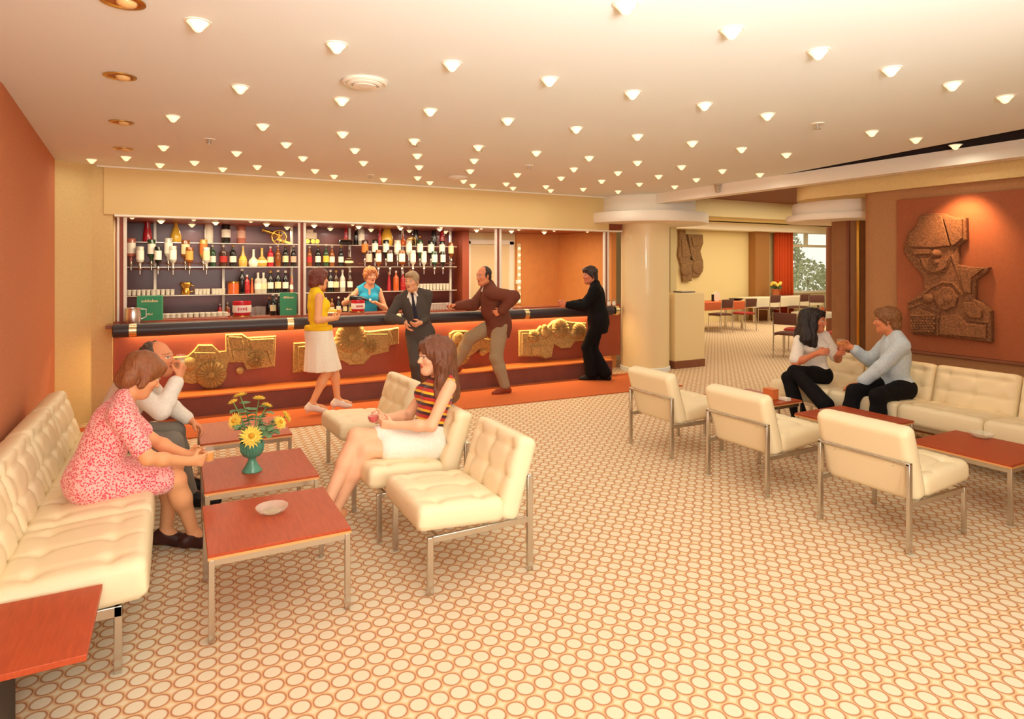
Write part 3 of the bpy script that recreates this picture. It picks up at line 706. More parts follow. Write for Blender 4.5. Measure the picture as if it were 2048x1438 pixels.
# brown relief on the yellow dining wall
YD = 13.98
def plane_d(px, py): p = at_y(px, py, YD); return (p.x, p.z)
s4 = 400 / 1692
z = lambda L: [(1320 + x * s4, 420 + y * s4) for x, y in L]
relief('brown bark-like relief in two strips on the yellow wall', z([(150, 160), (200, 165), (205, 240), (225, 300), (245, 380), (235, 420), (265, 430), (250, 600), (180, 605), (170, 480), (140, 380), (150, 300)]),
       slabs=[z([(160, 250), (195, 260), (225, 390), (170, 400)])], domes=[(1320 + 200 * s4, 420 + 500 * s4, .2, .05)], th=.09, plane=plane_d, base=(0, YD, 0), m=M_BARKSTONE, name='wall_relief', grp='wall reliefs')
relief('brown bark-like relief strip on the yellow wall, right half of the pair', z([(220, 205), (345, 210), (350, 280), (325, 350), (350, 440), (345, 520), (310, 570), (255, 560), (270, 440), (250, 390), (235, 300)]),
       slabs=[z([(245, 230), (330, 230), (320, 300), (260, 310)])], domes=[(1320 + 300 * s4, 420 + 480 * s4, .22, .05)], th=.09, plane=plane_d, base=(0, YD, 0), m=M_BARKSTONE, name='wall_relief', grp='wall reliefs')
# lamp over the red panel
sp = bpy.data.lights.new('panel_spot', 'SPOT'); sp.energy = 60; sp.color = (1, .62, .3); sp.spot_size = math.radians(95); sp.spot_blend = .8; sp.shadow_soft_size = .05
o = bpy.data.objects.new('panel_spot', sp); COL.objects.link(o); o.location = (6.38, 3.25, 2.44)
o.rotation_euler = (Vector((6.66, 3.3, 1.9)) - o.location).to_track_quat('-Z', 'Y').to_euler()

# ---- back-bar shelving
ZS = (2.02, 1.685, 1.295)                     # the three glass shelves
t = thing('back_bar_shelving', 'glass bar shelving with white uprights behind the counter', 'shelving', (1.7, 9.95, 0))
for zz in ZS:
    part('shelf', MB().box((.07, -.03, zz - .008), (4.80, .26, .012)), mat('shelf_glass', '#cdbfae', .1, spec=.8), t, bevel=.002)
for x0, x1, zz in ((-.58, .75, 1.735), (2.55, 4.2, 1.735), (-.58, .75, 1.655), (2.55, 4.2, 1.655)): part('measure_rail', MB().box(((x0 + x1) / 2 - 1.7, .0, zz), (x1 - x0, .015, .012)), M_BROWN, t)
for px in (310, 447, 584, 700, 806, 902):
    p = at_y(px, 500, 9.98); part('upright', MB().box((p.x - 1.7, .06, 1.62), (.035, .03, 1.36)), M_WHITE, t, bevel=.003)
t = thing('back_bar_cabinet', 'dark back-bar cabinet under the bottle shelves', 'cabinet', (1.7, 9.95, 0))
part('carcass', MB().box((.08, .02, .46), (4.78, .42, .92)), mat('dark_cabinet', '#3c2320', .5), t)
part('cabinet_top', MB().box((.08, -.02, .935), (4.80, .5, .03)), mat('bar_top_wood', '#8c4a30', .25), t, bevel=.003)
for k in range(6): part('door', MB().box((-1.98 + .82 * k, -.2, .46), (.80, .02, .8)), mat('dark_cabinet', '#3c2320', .5), t, bevel=.004)

PROF = {   # radius, height per unit of height 1; shoulder forms of the bottle families
    'wine': [(0, 0), (.115, 0), (.125, .02), (.125, .55), (.11, .64), (.055, .74), (.045, .80), (.045, .97), (.05, .98), (.05, 1.0), (0, 1.0)],
    'spirit': [(0, 0), (.135, 0), (.145, .02), (.145, .60), (.13, .68), (.06, .76), (.05, .82), (.05, .98), (0, .985)],
    'square': [(0, 0), (.15, 0), (.16, .02), (.16, .62), (.14, .70), (.055, .74), (.05, .95), (0, .955)],
    'squat': [(0, 0), (.20, 0), (.26, .06), (.28, .2), (.24, .38), (.12, .5), (.07, .58), (.06, .95), (.08, .96), (.08, 1.0), (0, 1.0)],
    'flask': [(0, 0), (.16, 0), (.19, .08), (.19, .25), (.14, .42), (.075, .6), (.05, .78), (.045, .96), (.06, .965), (.06, 1.0), (0, 1.0)],
    'tall': [(0, 0), (.10, 0), (.10, .3), (.085, .5), (.06, .7), (.045, .85), (.04, 1.0), (0, 1.0)],
    'lady': [(0, 0), (.14, 0), (.14, .1), (.115, .35), (.08, .55), (.1, .62), (.085, .72), (.05, .8), (.055, .86), (.04, .98), (0, 1.0)]}
G = {'dark': ('#1d1f1c', .12), 'green': ('#2f4a30', .12), 'amber': ('#8a4a1c', .12), 'clear': ('#c9c0ae', .08), 'red': ('#b3202a', .25), 'yellow': ('#e2b440', .2), 'brown': ('#4a2a1c', .15), 'black': ('#171215', .2), 'pink': ('#b86a58', .2), 'orange': ('#d2622c', .3), 'white': ('#eee2cc', .3), 'gold': ('#caa24c', .25)}
GNAME = {'dark': 'near-black', 'clear': 'clear glass'}
LABC = {'white': '#f4ead6', 'cream': '#efd9a8', 'orange': '#dd7a34', 'red': '#b8302c', 'yellow': '#eac44c', 'pink': '#dfae98', 'gold': '#c79a48', 'green': '#557a55', 'none': None}
_BM = {}
def gmat(k): return mat('bottle_' + k, G[k][0], G[k][1], spec=.6, coat=.3)
def bottle(kind, col, lab, h, loc, label, group, lz=.2, lh=.28, inv=False, cap='white'):
    key = (kind, lz, lh)
    if key not in _BM:
        pr = PROF[kind]; g = MB().lathe(pr, 18).mesh('bottle')
        def rad(z):
            for (r0, z0), (r1, z1) in zip(pr, pr[1:]):
                if z0 <= z <= z1 and z1 > z0: return r0 + (r1 - r0) * (z - z0) / (z1 - z0)
            return .1
        l = MB().lathe([(rad(lz) + .004, lz), (rad(lz + lh * .5) + .004, lz + lh * .5), (rad(lz + lh) + .004, lz + lh)], 18); l.f = [q for q in l.f if len(q) == 4]
        c = MB().lathe([(.052, .90), (.056, .905), (.056, 1.0), (0, 1.003)], 14)
        _BM[key] = (g, l.mesh('label'), c.mesh('cap'))
    g, l, c = _BM[key]
    o = bpy.data.objects.new('bottle', g); COL.objects.link(o); o.location = loc; o.scale = (h, h, h)
    if inv: o.rotation_euler = (PI, 0, 0); o.location = (loc[0], loc[1], loc[2] + h)
    if not g.materials:
        for me in (g, l, c): me.materials.append(None)
    o.material_slots[0].link = 'OBJECT'; o.material_slots[0].material = gmat(col)
    tag(o, label, 'bottle', group)
    def ch(nm, me, m):
        q = bpy.data.objects.new(nm, me); COL.objects.link(q); q.parent = o; q.material_slots[0].link = 'OBJECT'; q.material_slots[0].material = m
    if lab != 'none': ch('label', l, mat('label_' + lab, LABC[lab], .6))
    if cap: ch('cap', c, mat('label_' + cap, LABC.get(cap, '#f4ead6'), .6) if cap != 'chrome' else M_CHROME)
    return o
def bottles(spec, zz, Y, where, group):
    n = 0
    for px, kind, col, lab, h in spec:
        p = at_y(px, 500, Y); n += 1
        bottle(kind, col, lab, h, (p.x, Y, zz), '%s %s bottle%s, %s from left %s' % (GNAME.get(col, col), {'wine': 'wine', 'spirit': 'spirit', 'square': 'square', 'squat': 'squat', 'flask': 'long-necked', 'tall': 'tapered', 'lady': 'cone-shaped'}[kind],
               '' if lab == 'none' else ' with %s label' % lab, ORD[n - 1], where), group, cap=('gold' if n % 3 == 0 else 'white' if n % 3 else 'red'))
bottles([(295, 'lady', 'red', 'none', .42), (352, 'flask', 'yellow', 'none', .36), (418, 'spirit', 'white', 'white', .38), (452, 'spirit', 'dark', 'white', .40), (483, 'spirit', 'pink', 'pink', .38), (692, 'lady', 'red', 'none', .30), (712, 'spirit', 'black', 'none', .26),
         (722, 'spirit', 'clear', 'white', .36), (760, 'tall', 'red', 'none', .28), (774, 'flask', 'yellow', 'none', .50), (806, 'squat', 'orange', 'none', .2), (831, 'tall', 'black', 'none', .50), (868, 'tall', 'black', 'none', .46), (884, 'tall', 'red', 'none', .42)],
        ZS[0], 9.9, 'on the top bar shelf', 'bottles on the top bar shelf')
bottles([(425, 'spirit', 'green', 'white', .31), (447, 'square', 'brown', 'red', .31), (466, 'spirit', 'dark', 'white', .31), (486, 'flask', 'gold', 'yellow', .31), (507, 'squat', 'white', 'white', .25), (524, 'squat', 'gold', 'cream', .27), (541, 'spirit', 'red', 'cream', .30), (556, 'wine', 'amber', 'none', .32),
         (571, 'wine', 'dark', 'cream', .33), (587, 'wine', 'black', 'pink', .32), (619, 'wine', 'amber', 'red', .31), (636, 'wine', 'dark', 'white', .33), (652, 'wine', 'green', 'yellow', .34), (664, 'wine', 'amber', 'white', .32), (682, 'wine', 'dark', 'white', .32), (698, 'squat', 'brown', 'cream', .26)],
        ZS[1], 9.9, 'on the middle bar shelf', 'bottles on the middle bar shelf')
bottles([(484, 'wine', 'black', 'none', .36), (494, 'spirit', 'red', 'red', .27), (504, 'tall', 'orange', 'none', .22), (516, 'square', 'clear', 'white', .30), (527, 'square', 'clear', 'cream', .30), (541, 'wine', 'dark', 'white', .33), (556, 'wine', 'dark', 'cream', .34), (571, 'wine', 'black', 'white', .33), (583, 'tall', 'pink', 'white', .25),
         (646, 'wine', 'amber', 'none', .3), (661, 'wine', 'dark', 'white', .34), (672, 'wine', 'brown', 'cream', .33), (685, 'wine', 'clear', 'white', .34), (700, 'wine', 'brown', 'white', .33), (778, 'tall', 'red', 'none', .30), (792, 'spirit', 'orange', 'none', .32), (806, 'spirit', 'red', 'red', .3), (820, 'tall', 'orange', 'none', .34)],
        ZS[2], 9.88, 'on the lowest bar shelf', 'bottles on the lowest bar shelf')
def wall_optics(spec, Y, zz, where, group):
    zz -= .02
    for n, (px, col, lab, h) in enumerate(spec):
        p = at_y(px, 500, Y)
        o = bottle('spirit' if n % 3 else 'square', col, lab, h * 1.12, (p.x, Y, zz), 'upside-down %s bottle, %s label, %s from left %s' % (GNAME.get(col, col), lab, ORD[n], where), group, lz=.18, lh=.42, inv=True, cap='chrome')
        mb = MB().lathe([(.06, 0), (.075, .02), (.075, .10), (.05, .13), (.03, .15), (.03, .32), (.045, .33), (.02, .36), (0, .36)], 14)
        q = part('measure', mb, M_CHROME, o, loc=(0, 0, .93)); q.scale = (1, 1, 1)
        b_ = part('bracket', MB().box((0, -.12, 1.02), (.05, .22, .03)), M_CHROME, o)
wall_optics([(262, 'pink', 'white', .30), (303, 'green', 'white', .29), (337, 'clear', 'white', .31), (371, 'amber', 'cream', .29), (407, 'gold', 'orange', .30)], 9.78, 1.745, 'in the upper row at left', 'upside-down bottles in the left bay')
wall_optics([(280, 'clear', 'white', .26), (316, 'dark', 'white', .26), (346, 'clear', 'white', .27), (379, 'amber', 'gold', .26), (413, 'clear', 'cream', .26)], 9.70, 1.68, 'in the lower row at left', 'upside-down bottles in the left bay')
wall_optics([(730, 'brown', 'orange', .28), (750, 'dark', 'white', .29), (772, 'dark', 'white', .29), (795, 'clear', 'white', .29), (818, 'clear', 'white', .29), (840, 'green', 'white', .30), (862, 'dark', 'white', .29), (884, 'dark', 'white', .29), (902, 'amber', 'cream', .27)], 9.78, 1.80, 'in the upper row at right', 'upside-down bottles in the right bay')
wall_optics([(738, 'brown', 'pink', .26), (757, 'amber', 'white', .27), (780, 'brown', 'white', .27), (804, 'amber', 'white', .27), (826, 'clear', 'white', .27), (848, 'clear', 'white', .26), (869, 'green', 'white', .26), (886, 'dark', 'white', .26)], 9.70, 1.66, 'in the lower row at right', 'upside-down bottles in the right bay')
# small glasses in rows
def glass_row(pxs, zz, Y, where, group, r=.028, h=.075, m=None):
    g0 = None
    for n, px in enumerate(pxs):
        p = at_y(px, 500, Y); lab = 'small clear glass, %s from left %s' % (ORD[n], where)
        if g0 is None:
            g0 = thing('tumbler', lab, 'glass', (p.x, Y, zz), group=group)
            part('bowl', MB().lathe([(0, 0), (r * .8, 0), (r, h), (r * .93, h), (r * .75, .006), (0, .006)], 12), m or mat('shelf_tumbler', '#fff6e4', .08, alpha=.5, spec=.9), g0)
            part('rim', MB().lathe([(r * 1.01, h - .004), (r * 1.01, h + .002), (r * .92, h + .002), (r * .92, h - .004)], 12), M_WHITE, g0)
        else: dup(g0, (p.x, Y, zz), 0, lab)
R_ = lambda a, b, n: [a + (b - a) * k / (n - 1) for k in range(n)]
glass_row(R_(258, 345, 10), ZS[2], 9.9, 'on the lowest bar shelf at left', 'glasses at the left of the lowest shelf')
glass_row(R_(393, 416, 4) + R_(427, 447, 4), ZS[2], 9.9, 'on the lowest bar shelf beside the gold jug', 'glasses beside the gold jug')
glass_row(R_(326, 448, 12), .952, 9.86, 'on the back counter, rear row', 'glasses on the back counter', r=.034, h=.09)
glass_row(R_(322, 452, 12), .952, 9.74, 'on the back counter, front row', 'glasses on the back counter', r=.034, h=.09)
bottles([(640, 'wine', 'dark', 'cream', .27), (652, 'wine', 'black', 'white', .26), (664, 'spirit', 'amber', 'cream', .24), (677, 'wine', 'dark', 'white', .27), (690, 'wine', 'green', 'cream', .25), (704, 'spirit', 'brown', 'yellow', .23)], .952, 9.80, 'on the counter behind the barmaid', 'bottles on the back counter')
bottles([(440, 'spirit', 'red', 'cream', .20), (455, 'spirit', 'amber', 'none', .22), (538, 'wine', 'black', 'none', .28), (552, 'wine', 'dark', 'red', .27)], .952, 9.95, 'on the left back counter', 'bottles on the back counter')
glass_row(R_(836, 895, 10), ZS[2], 9.9, 'on the lowest bar shelf at right', 'glasses at the right of the lowest shelf', h=.10)
glass_row(R_(858, 898, 8), 1.063, 8.62, 'on the counter beside the dark-suit man', 'glasses on the counter at right', h=.09)
# single ornaments on the shelves
p = at_y(372, 500, 9.88)
t = thing('gold_jug', 'gold jug on the lowest bar shelf between the glasses', 'jug', (p.x, 9.88, ZS[2]))
part('body', MB().lathe([(0, 0), (.05, 0), (.06, .04), (.045, .09), (.075, .15), (.07, .17), (0, .15)], 20), M_BRASS, t)
part('handle', MB().tube([(.05, 0, .14), (.10, 0, .12), (.09, 0, .05), (.055, 0, .04)], .008), M_BRASS, t)
p = at_y(467, 500, 9.88)
t = thing('ice_bucket', 'orange canister on the lowest bar shelf beside the upright', 'canister', (p.x, 9.88, ZS[2]))
part('body', MB().lathe([(0, 0), (.075, 0), (.075, .16), (0, .16)], 24), mat('bottle_orange', *G['orange']), t); part('lid', MB().lathe([(.078, .155), (.078, .175), (0, .18)], 24), M_BRASS, t)
def cannon(px, py, label, s=1, flip=1):
    p = at_y(px, py, 9.9); t = thing('ornament_cannon', label, 'ornament', (p.x, 9.9, ZS[0])); t.scale = (s * flip, s, s)
    mb = MB().lathe([(0, -.02), (.035, 0), (.03, .1), (.02, .25), (.028, .26), (.028, .28), (0, .28)], 16, T(.04, 0, .12) @ rot('Y', math.radians(-72)))
    part('barrel', mb, M_BRASS, t)
    w = MB(); n = 28
    for yy in (-.06,):
        w.tube([(.10 * math.cos(2 * PI * k / n), yy, .10 + .10 * math.sin(2 * PI * k / n)) for k in range(n + 1)], .011, 6)
        for k in range(8): w.tube([(0, yy, .1), (.1 * math.cos(k * PI / 4), yy, .1 + .1 * math.sin(k * PI / 4))], .006, 6)
    part('wheel', w, M_BRASS, t); part('carriage', MB().box((.06, 0, .06), (.2, .06, .03), T(0, 0, 0) @ rot('Y', .3)), M_BRASS, t)
cannon(557, 480, 'brass model cannon with spoked wheel on the top bar shelf', 1.0)
cannon(821, 470, 'brass spoked-wheel ornament on the top bar shelf at right', .75, -1)
t = thing('model_coach', 'pale model coach with small wheels on the top bar shelf beside the second post', 'ornament', (*at_y(622, 480, 9.9).xy, ZS[0]))
part('body', MB().box((0, 0, .13), (.16, .08, .1)).box((-.02, 0, .20), (.10, .07, .05)), mat('pale_paper', '#e2cdb0', .6), t, bevel=.01)
for x in (-.06, .02, .08): part('wheel', MB().lathe([(.035, 0), (.035, .012), (0, .012)], 16, T(x, -.05, .045) @ rot('X', PI / 2)), M_BRASS, t)
t = thing('black_lantern', 'low black boat-like ornament on the top bar shelf in the right bay', 'ornament', (*at_y(692, 480, 9.80).xy, ZS[0]))
part('hull', MB().lathe([(0, 0), (.09, .0), (.12, .04), (.10, .07), (0, .07)], 24), gmat('black'), t); part('rim', MB().lathe([(.10, .066), (.105, .075), (.08, .08)], 24), M_BRASS, t)

# things on the front counter --------------------------------------------------
ZT = 1.063
def marks(parent, x0, x1, zc, h, y, m, seed):
    r = random.Random(seed); mb = MB(); x = x0
    while x < x1:
        w = r.uniform(.006, .012); hh = h * r.choice((.6, .6, .65, 1.0)); mb.box((x + w / 2, y, zc - h / 2 + hh / 2), (w, .002, hh)); x += w + .004
    part('lettering', mb, m, parent)
for px, lab, wd in ((299, 'green card box with cream lettering standing on the bar beside the steel jug', .25), (577, 'green card box on the bar beside the second post, partly hidden by the yellow-top woman', .20)):
    p = at_y(px, 620, 8.30 if px < 400 else 8.42)
    t = thing('display_box', lab, 'box', (p.x, p.y, ZT), rz=-.1, group='green display boxes on the bar')
    part('carton', MB().box((0, .05, .145), (wd, .12, .29)), mat('green_card', '#3f9a68', .6, var=.06), t, bevel=.004)
    marks(t, -wd * .32, wd * .32, .235, .03, -.012, mat('label_cream', LABC['cream'], .6), px); marks(t, -.03, .035, .085, .022, -.012, mat('label_cream', LABC['cream'], .6), px + 1)
p = at_y(266, 640, 8.20)
t = thing('steel_jug', 'polished steel jug with looped handle on the bar beside the left post', 'jug', (p.x, 8.2, ZT))
part('body', MB().lathe([(0, 0), (.075, 0), (.085, .03), (.08, .10), (.075, .15), (.08, .165), (.074, .165), (.07, .1), (0, .02)], 28), mat('steel', '#f4eee4', .28, 1.0), t)
part('handle', MB().tube([(.075, 0, .15), (.13, 0, .145), (.125, 0, .06), (.08, 0, .04)], .008), mat('steel', '#f4eee4', .28, 1.0), t)
def ice_bucket(px, Y, lab, s=1.0):
    p = at_y(px, 612, Y); t = thing('ice_bucket', lab, 'ice bucket', (p.x, Y, ZT), group='red ice buckets on the bar'); t.scale = (s, s, s)
    part('body', MB().lathe([(0, 0), (.092, 0), (.105, .06), (.108, .19), (.10, .19), (.09, .02), (0, .02)], 32), mat('red_enamel', '#cc2230', .3, coat=.3), t)
    part('band', MB().lathe([(.1075, .055), (.1105, .075), (.1105, .125), (.1085, .145)], 32), M_WHITE, t)
    q = MB(); r = random.Random(px)
    for k in range(6):
        a = -PI / 2 - .45 + k * .17; q.box((.112 * math.cos(a), .112 * math.sin(a), .1), (.012, .004, r.choice((.03, .03, .042))), None)
    part('lettering', q, mat('red_enamel', '#cc2230'), t)
    part('base_ring', MB().lathe([(.093, 0), (.11, .004), (.11, .016), (.095, .02)], 32), M_BRASS, t)
ice_bucket(484, 8.55, 'red ice bucket with white band on the bar in the left bay'); ice_bucket(716, 8.62, 'red ice bucket on the bar in front of the barmaid', .85)
for k, (px, kind, col, lab, h, Y) in enumerate([(546, 'wine', 'dark', 'cream', .28, 8.6), (558, 'wine', 'black', 'none', .27, 8.62), (566, 'tall', 'white', 'cream', .22, 8.52), (458, 'tall', 'red', 'cream', .12, 8.45)]):
    p = at_y(px, 600, Y); bottle(kind, col, lab, h, (p.x, Y, ZT), '%s bottle on the counter near the ice bucket, %s from left' % (GNAME.get(col, col), ORD[[1, 2, 3, 0][k]]), 'bottles on the counter in the left bay')
for k, (px, Y) in enumerate(((505, 8.5), (516, 8.6), (526, 8.52))):
    p = at_y(px, 610, Y); tumbler('empty glass on the bar counter beside the red ice bucket, %s from left' % ORD[k], (p.x, Y, ZT), None, .035, .12)
t = thing('plate', 'cream plate of lemons on the bar behind the yellow-top woman', 'plate', (*at_y(662, 610, 8.5).xy, ZT))
part('dish', MB().lathe([(0, 0), (.06, 0), (.10, .012), (.10, .016), (0, .006)], 28), M_WHITE, t)
for k in range(4): tag(part('lemon', MB().ball((0, 0, 0), (.028, .022, .022), 12), mat('label_yellow', LABC['yellow']), None, loc=t.location + Vector((-.055 + .037 * k, .012 * (k % 2), .038))), 'yellow lemon on the cream plate on the bar, %s from left' % ORD[k], 'lemon', 'lemons on the plate')
for k, (px, py) in enumerate(((1218, 600), (1228, 598), (1021, 610), (1015, 612))):
    p = at_y(px, py, 8.15); lab = ('white salt shaker on the bar end beside the column, left of the pair', 'white pepper shaker on the bar end beside the column, right of the pair', 'white shaker on the bar right of the brown-jacket man', 'small white cruet on the bar against the brown-jacket man')[k]
    t = thing('salt_shaker', lab, 'shaker', (p.x, p.y, ZT), group='white shakers on the bar')
    part('body', MB().lathe([(0, 0), (.026, 0), (.03, .02), (.02, .07), (0, .07)], 18), M_WHITE, t); part('top', MB().lathe([(.021, .068), (.022, .085), (.01, .1), (0, .1)], 18), M_CHROME, t)
# ---------------------------------------------------------------- pedestal beside the column
t = thing('menu_pedestal', 'cream box pedestal with brown base beside the round column', 'pedestal', (7.57, 8.15, 0))
part('body', MB().box((0, 0, .68), (.66, .5, 1.12)), mat('cream_laminate', '#f2d9a4', .5), t, bevel=.012)
part('plinth', MB().box((0, 0, .06), (.67, .51, .12)), M_BROWN, t, bevel=.004)
t = thing('menu_book', 'dark thin menu book lying on the cream pedestal', 'book', (7.72, 8.2, 1.241))
part('cover', MB().box((0, 0, .008), (.30, .22, .012)), mat('dark_leather', '#4a3428', .6), t, bevel=.002)
part('pages', MB().box((.0, 0, .018), (.28, .2, .008)), M_WHITE, t)

# ---------------------------------------------------------------- dining end
M_SEATB = mat('brown_wool', '#6a4238', .9); M_SEATR = mat('red_wool', '#b23a30', .9)
def dining_chair():
    t = thing('dining_chair', 'x', 'chair')
    part('seat', place(cushion(.44, .42, .05, None, r=.02, N=10, M2=10), T(0, .02, .455)), M_SEATB, t)
    part('backrest', place(cushion(.42, .22, .04, None, r=.018, N=10, M2=8), T(0, -.21, .735) @ rot('X', math.radians(98))), M_SEATB, t)
    for s in (-1, 1):
        part('leg', MB().tube([(s * .21, .21, 0), (s * .21, .20, .43)], .011), M_CHROME, t)
        part('leg', MB().tube([(s * .215, -.22, 0), (s * .215, -.20, .46), (s * .215, -.225, .84)], .011), M_CHROME, t)
        part('side_rail', MB().tube([(s * .21, .20, .425), (s * .213, -.20, .425)], .010), M_CHROME, t)
    part('front_rail', MB().tube([(-.21, .20, .425), (.21, .20, .425)], .010), M_CHROME, t)
    return t
dc = dining_chair(); first = True
def put(px, py, rz, lab, back='b', seat='b'):
    global first
    p = at_y(px, 600, py) if py < 20 else at_z(px, py, 0); m = {'b': M_SEATB, 'r': M_SEATR}
    if first: o = dc; o.location = (p.x, p.y, 0); o.rotation_euler = (0, 0, rz); o['label'] = lab; o['group'] = 'chrome dining chairs'; first = False
    else: o = dup(dc, (p.x, p.y, 0), rz, lab, None)
    for c in o.children:
        k = c.name.split('.')[0]
        if k in ('seat', 'backrest'):
            c.material_slots[0].link = 'OBJECT'; c.material_slots[0].material = m[back if k == 'backrest' else seat]
    return o
put(1441, 11.76, 0.05, 'brown-backed chrome chair at the orange-cloth table, nearest the pedestal')
put(1488, 11.76, 0.05, 'brown-backed chrome chair with red seat at the orange-cloth table, farther from the pedestal', seat='r')
put(1538, 12.74, 0, 'brown-backed chrome chair tucked at the white-cloth table below the flower pot')
put(1597, 12.74, 0, 'brown-backed chrome chair tucked at the white-cloth table below the window')
put(1580, 717, -1.3, 'dark chrome chair standing sideways behind the dark-haired woman')
put(1596, 706, .5, 'red-backed chair half hidden behind the dark-haired woman', back='r', seat='r')
put(1677, 716, .1, 'brown-backed chair with red seat between the couple on the sofa', seat='r')
put(1708, 714, -.5, 'red chair behind the brown-backed chair near the brown alcove column', back='r', seat='r')
put(1640, 650, 2.6, 'brown-backed chair at the end of the white-cloth table by the window frame')
def cloth_table(label, x0, x1, y0, y1, m, drop, side_m=None):
    t = thing('dining_table', label.replace('cloth over', 'dining table under'), 'table', ((x0 + x1) / 2, (y0 + y1) / 2, 0))
    w, d = x1 - x0, y1 - y0
    part('tabletop', MB().box((0, 0, .725), (w, d, .03)), M_TEAK, t)
    for i in (-1, 1):
        for j in (-1, 1): part('leg', MB().box((i * (w / 2 - .06), j * (d / 2 - .06), .355), (.05, .05, .71)), M_CHROME, t)
    mb = MB(); N = 60; v, f = [], []
    loop = []
    for k in range(N):
        a = k / N * 4; s_ = int(a); q = a - s_
        loop.append([(-w / 2 + w * q, -d / 2), (w / 2, -d / 2 + d * q), (w / 2 - w * q, d / 2), (-w / 2, d / 2 - d * q)][s_])
    for lv, (o, z) in enumerate(((0, .745), (.012, .735), (.03, .735 - drop))):
        for k, (x, y) in enumerate(loop):
            r = o + (.012 * math.sin(k * 1.9) if lv == 2 else 0); v.append((x + math.copysign(r, x), y + math.copysign(r, y), z))
    for i in range(2):
        for k in range(N): f.append((i * N + k, (i + 1) * N + k, (i + 1) * N + (k + 1) % N, i * N + (k + 1) % N))
    f.append(tuple(range(N)))
    o = part('tablecloth', mb.add(v, f), m, None, loc=((x0 + x1) / 2, (y0 + y1) / 2, 0)); tag(o, label, 'tablecloth')
    return t
M_CLOTHW = mat('white_cloth', '#f4e6c8', .8); M_CLOTHO = mat('orange_cloth', '#d2683a', .8)
cloth_table('white cloth over the long table below the dining window', at_y(1506, 600, 13.1).x, at_y(1640, 600, 13.1).x, 13.05, 13.7, M_CLOTHW, .28)
cloth_table('orange cloth over the table beside the cream pedestal', at_y(1404, 600, 11.9).x, at_y(1500, 600, 11.9).x, 12.05, 12.75, M_CLOTHO, .2)
p = at_z(1662, 704, 0)
cloth_table('white cloth over the small table between the couple on the sofa', p.x - .12, p.x + .60, p.y + .12, p.y + .8, M_CLOTHW, .08)
q = Vector((p.x + .22, p.y + .35))
o = part('folded_napkin', MB().lathe([(.1, 0), (.06, .06), (0, .13)], 4), M_CLOTHO, None, loc=(q.x, q.y, .746)); tag(o, 'orange folded napkin standing on the small white table behind the couple', 'napkin')
# flower pot on the white table
p = at_y(1552, 590, 13.3)
t = thing('potted_flower', 'small terracotta pot of yellow flowers on the white-cloth table by the curtain', 'plant', (p.x, 13.3, .746))
part('pot', MB().lathe([(0, 0), (.09, 0), (.12, .2), (.13, .2), (.13, .235), (0, .22)], 24), mat('terracotta', '#b8643c', .8), t)
rnd = random.Random(4); mb = MB(); m2 = MB()
for k in range(90):
    a, r, h = rnd.uniform(0, 6.28), rnd.uniform(0, .17), rnd.uniform(.24, .33); s = .05
    d = Vector((rnd.uniform(-1, 1), rnd.uniform(-1, 1), rnd.uniform(0, 1))).normalized() * s; b = d.cross(Vector((.3, .5, .8))).normalized() * s * .5
    c = Vector((r * math.cos(a), r * math.sin(a), h)); mb.add([c - d, c + b, c + d, c - b], [(0, 1, 2, 3)])
part('leaves', mb, M_LEAF, t, smooth=False)
for k in range(9): a = k * .7; part('bloom', MB().ball((.13 * math.cos(a), .13 * math.sin(a), .36 + .03 * (k % 3)), .05, 8), M_PETAL, t)
p = at_y(1432, 598, 12.4)
t = thing('half_round_ornament', 'white half-round object on the orange-cloth table beside the pedestal', 'ornament', (p.x, 12.4, .746))  # plain white half-round piece, carries no lamp
part('disc', MB().lathe([(.13, 0), (.13, .03), (0, .03)], 28, T(0, 0, .12) @ rot('X', PI / 2)), M_WHITE, t); part('stand', MB().box((-.12, 0, .09), (.03, .06, .18)), M_DARK, t)
tag(part('serving_dish', MB().lathe([(0, 0), (.12, 0), (.2, .05), (.19, .05), (0, .02)], 24), M_DARK, None, loc=(*at_y(1472, 598, 12.4).xy, .746)), 'dark shallow dish on the orange-cloth table', 'dish')
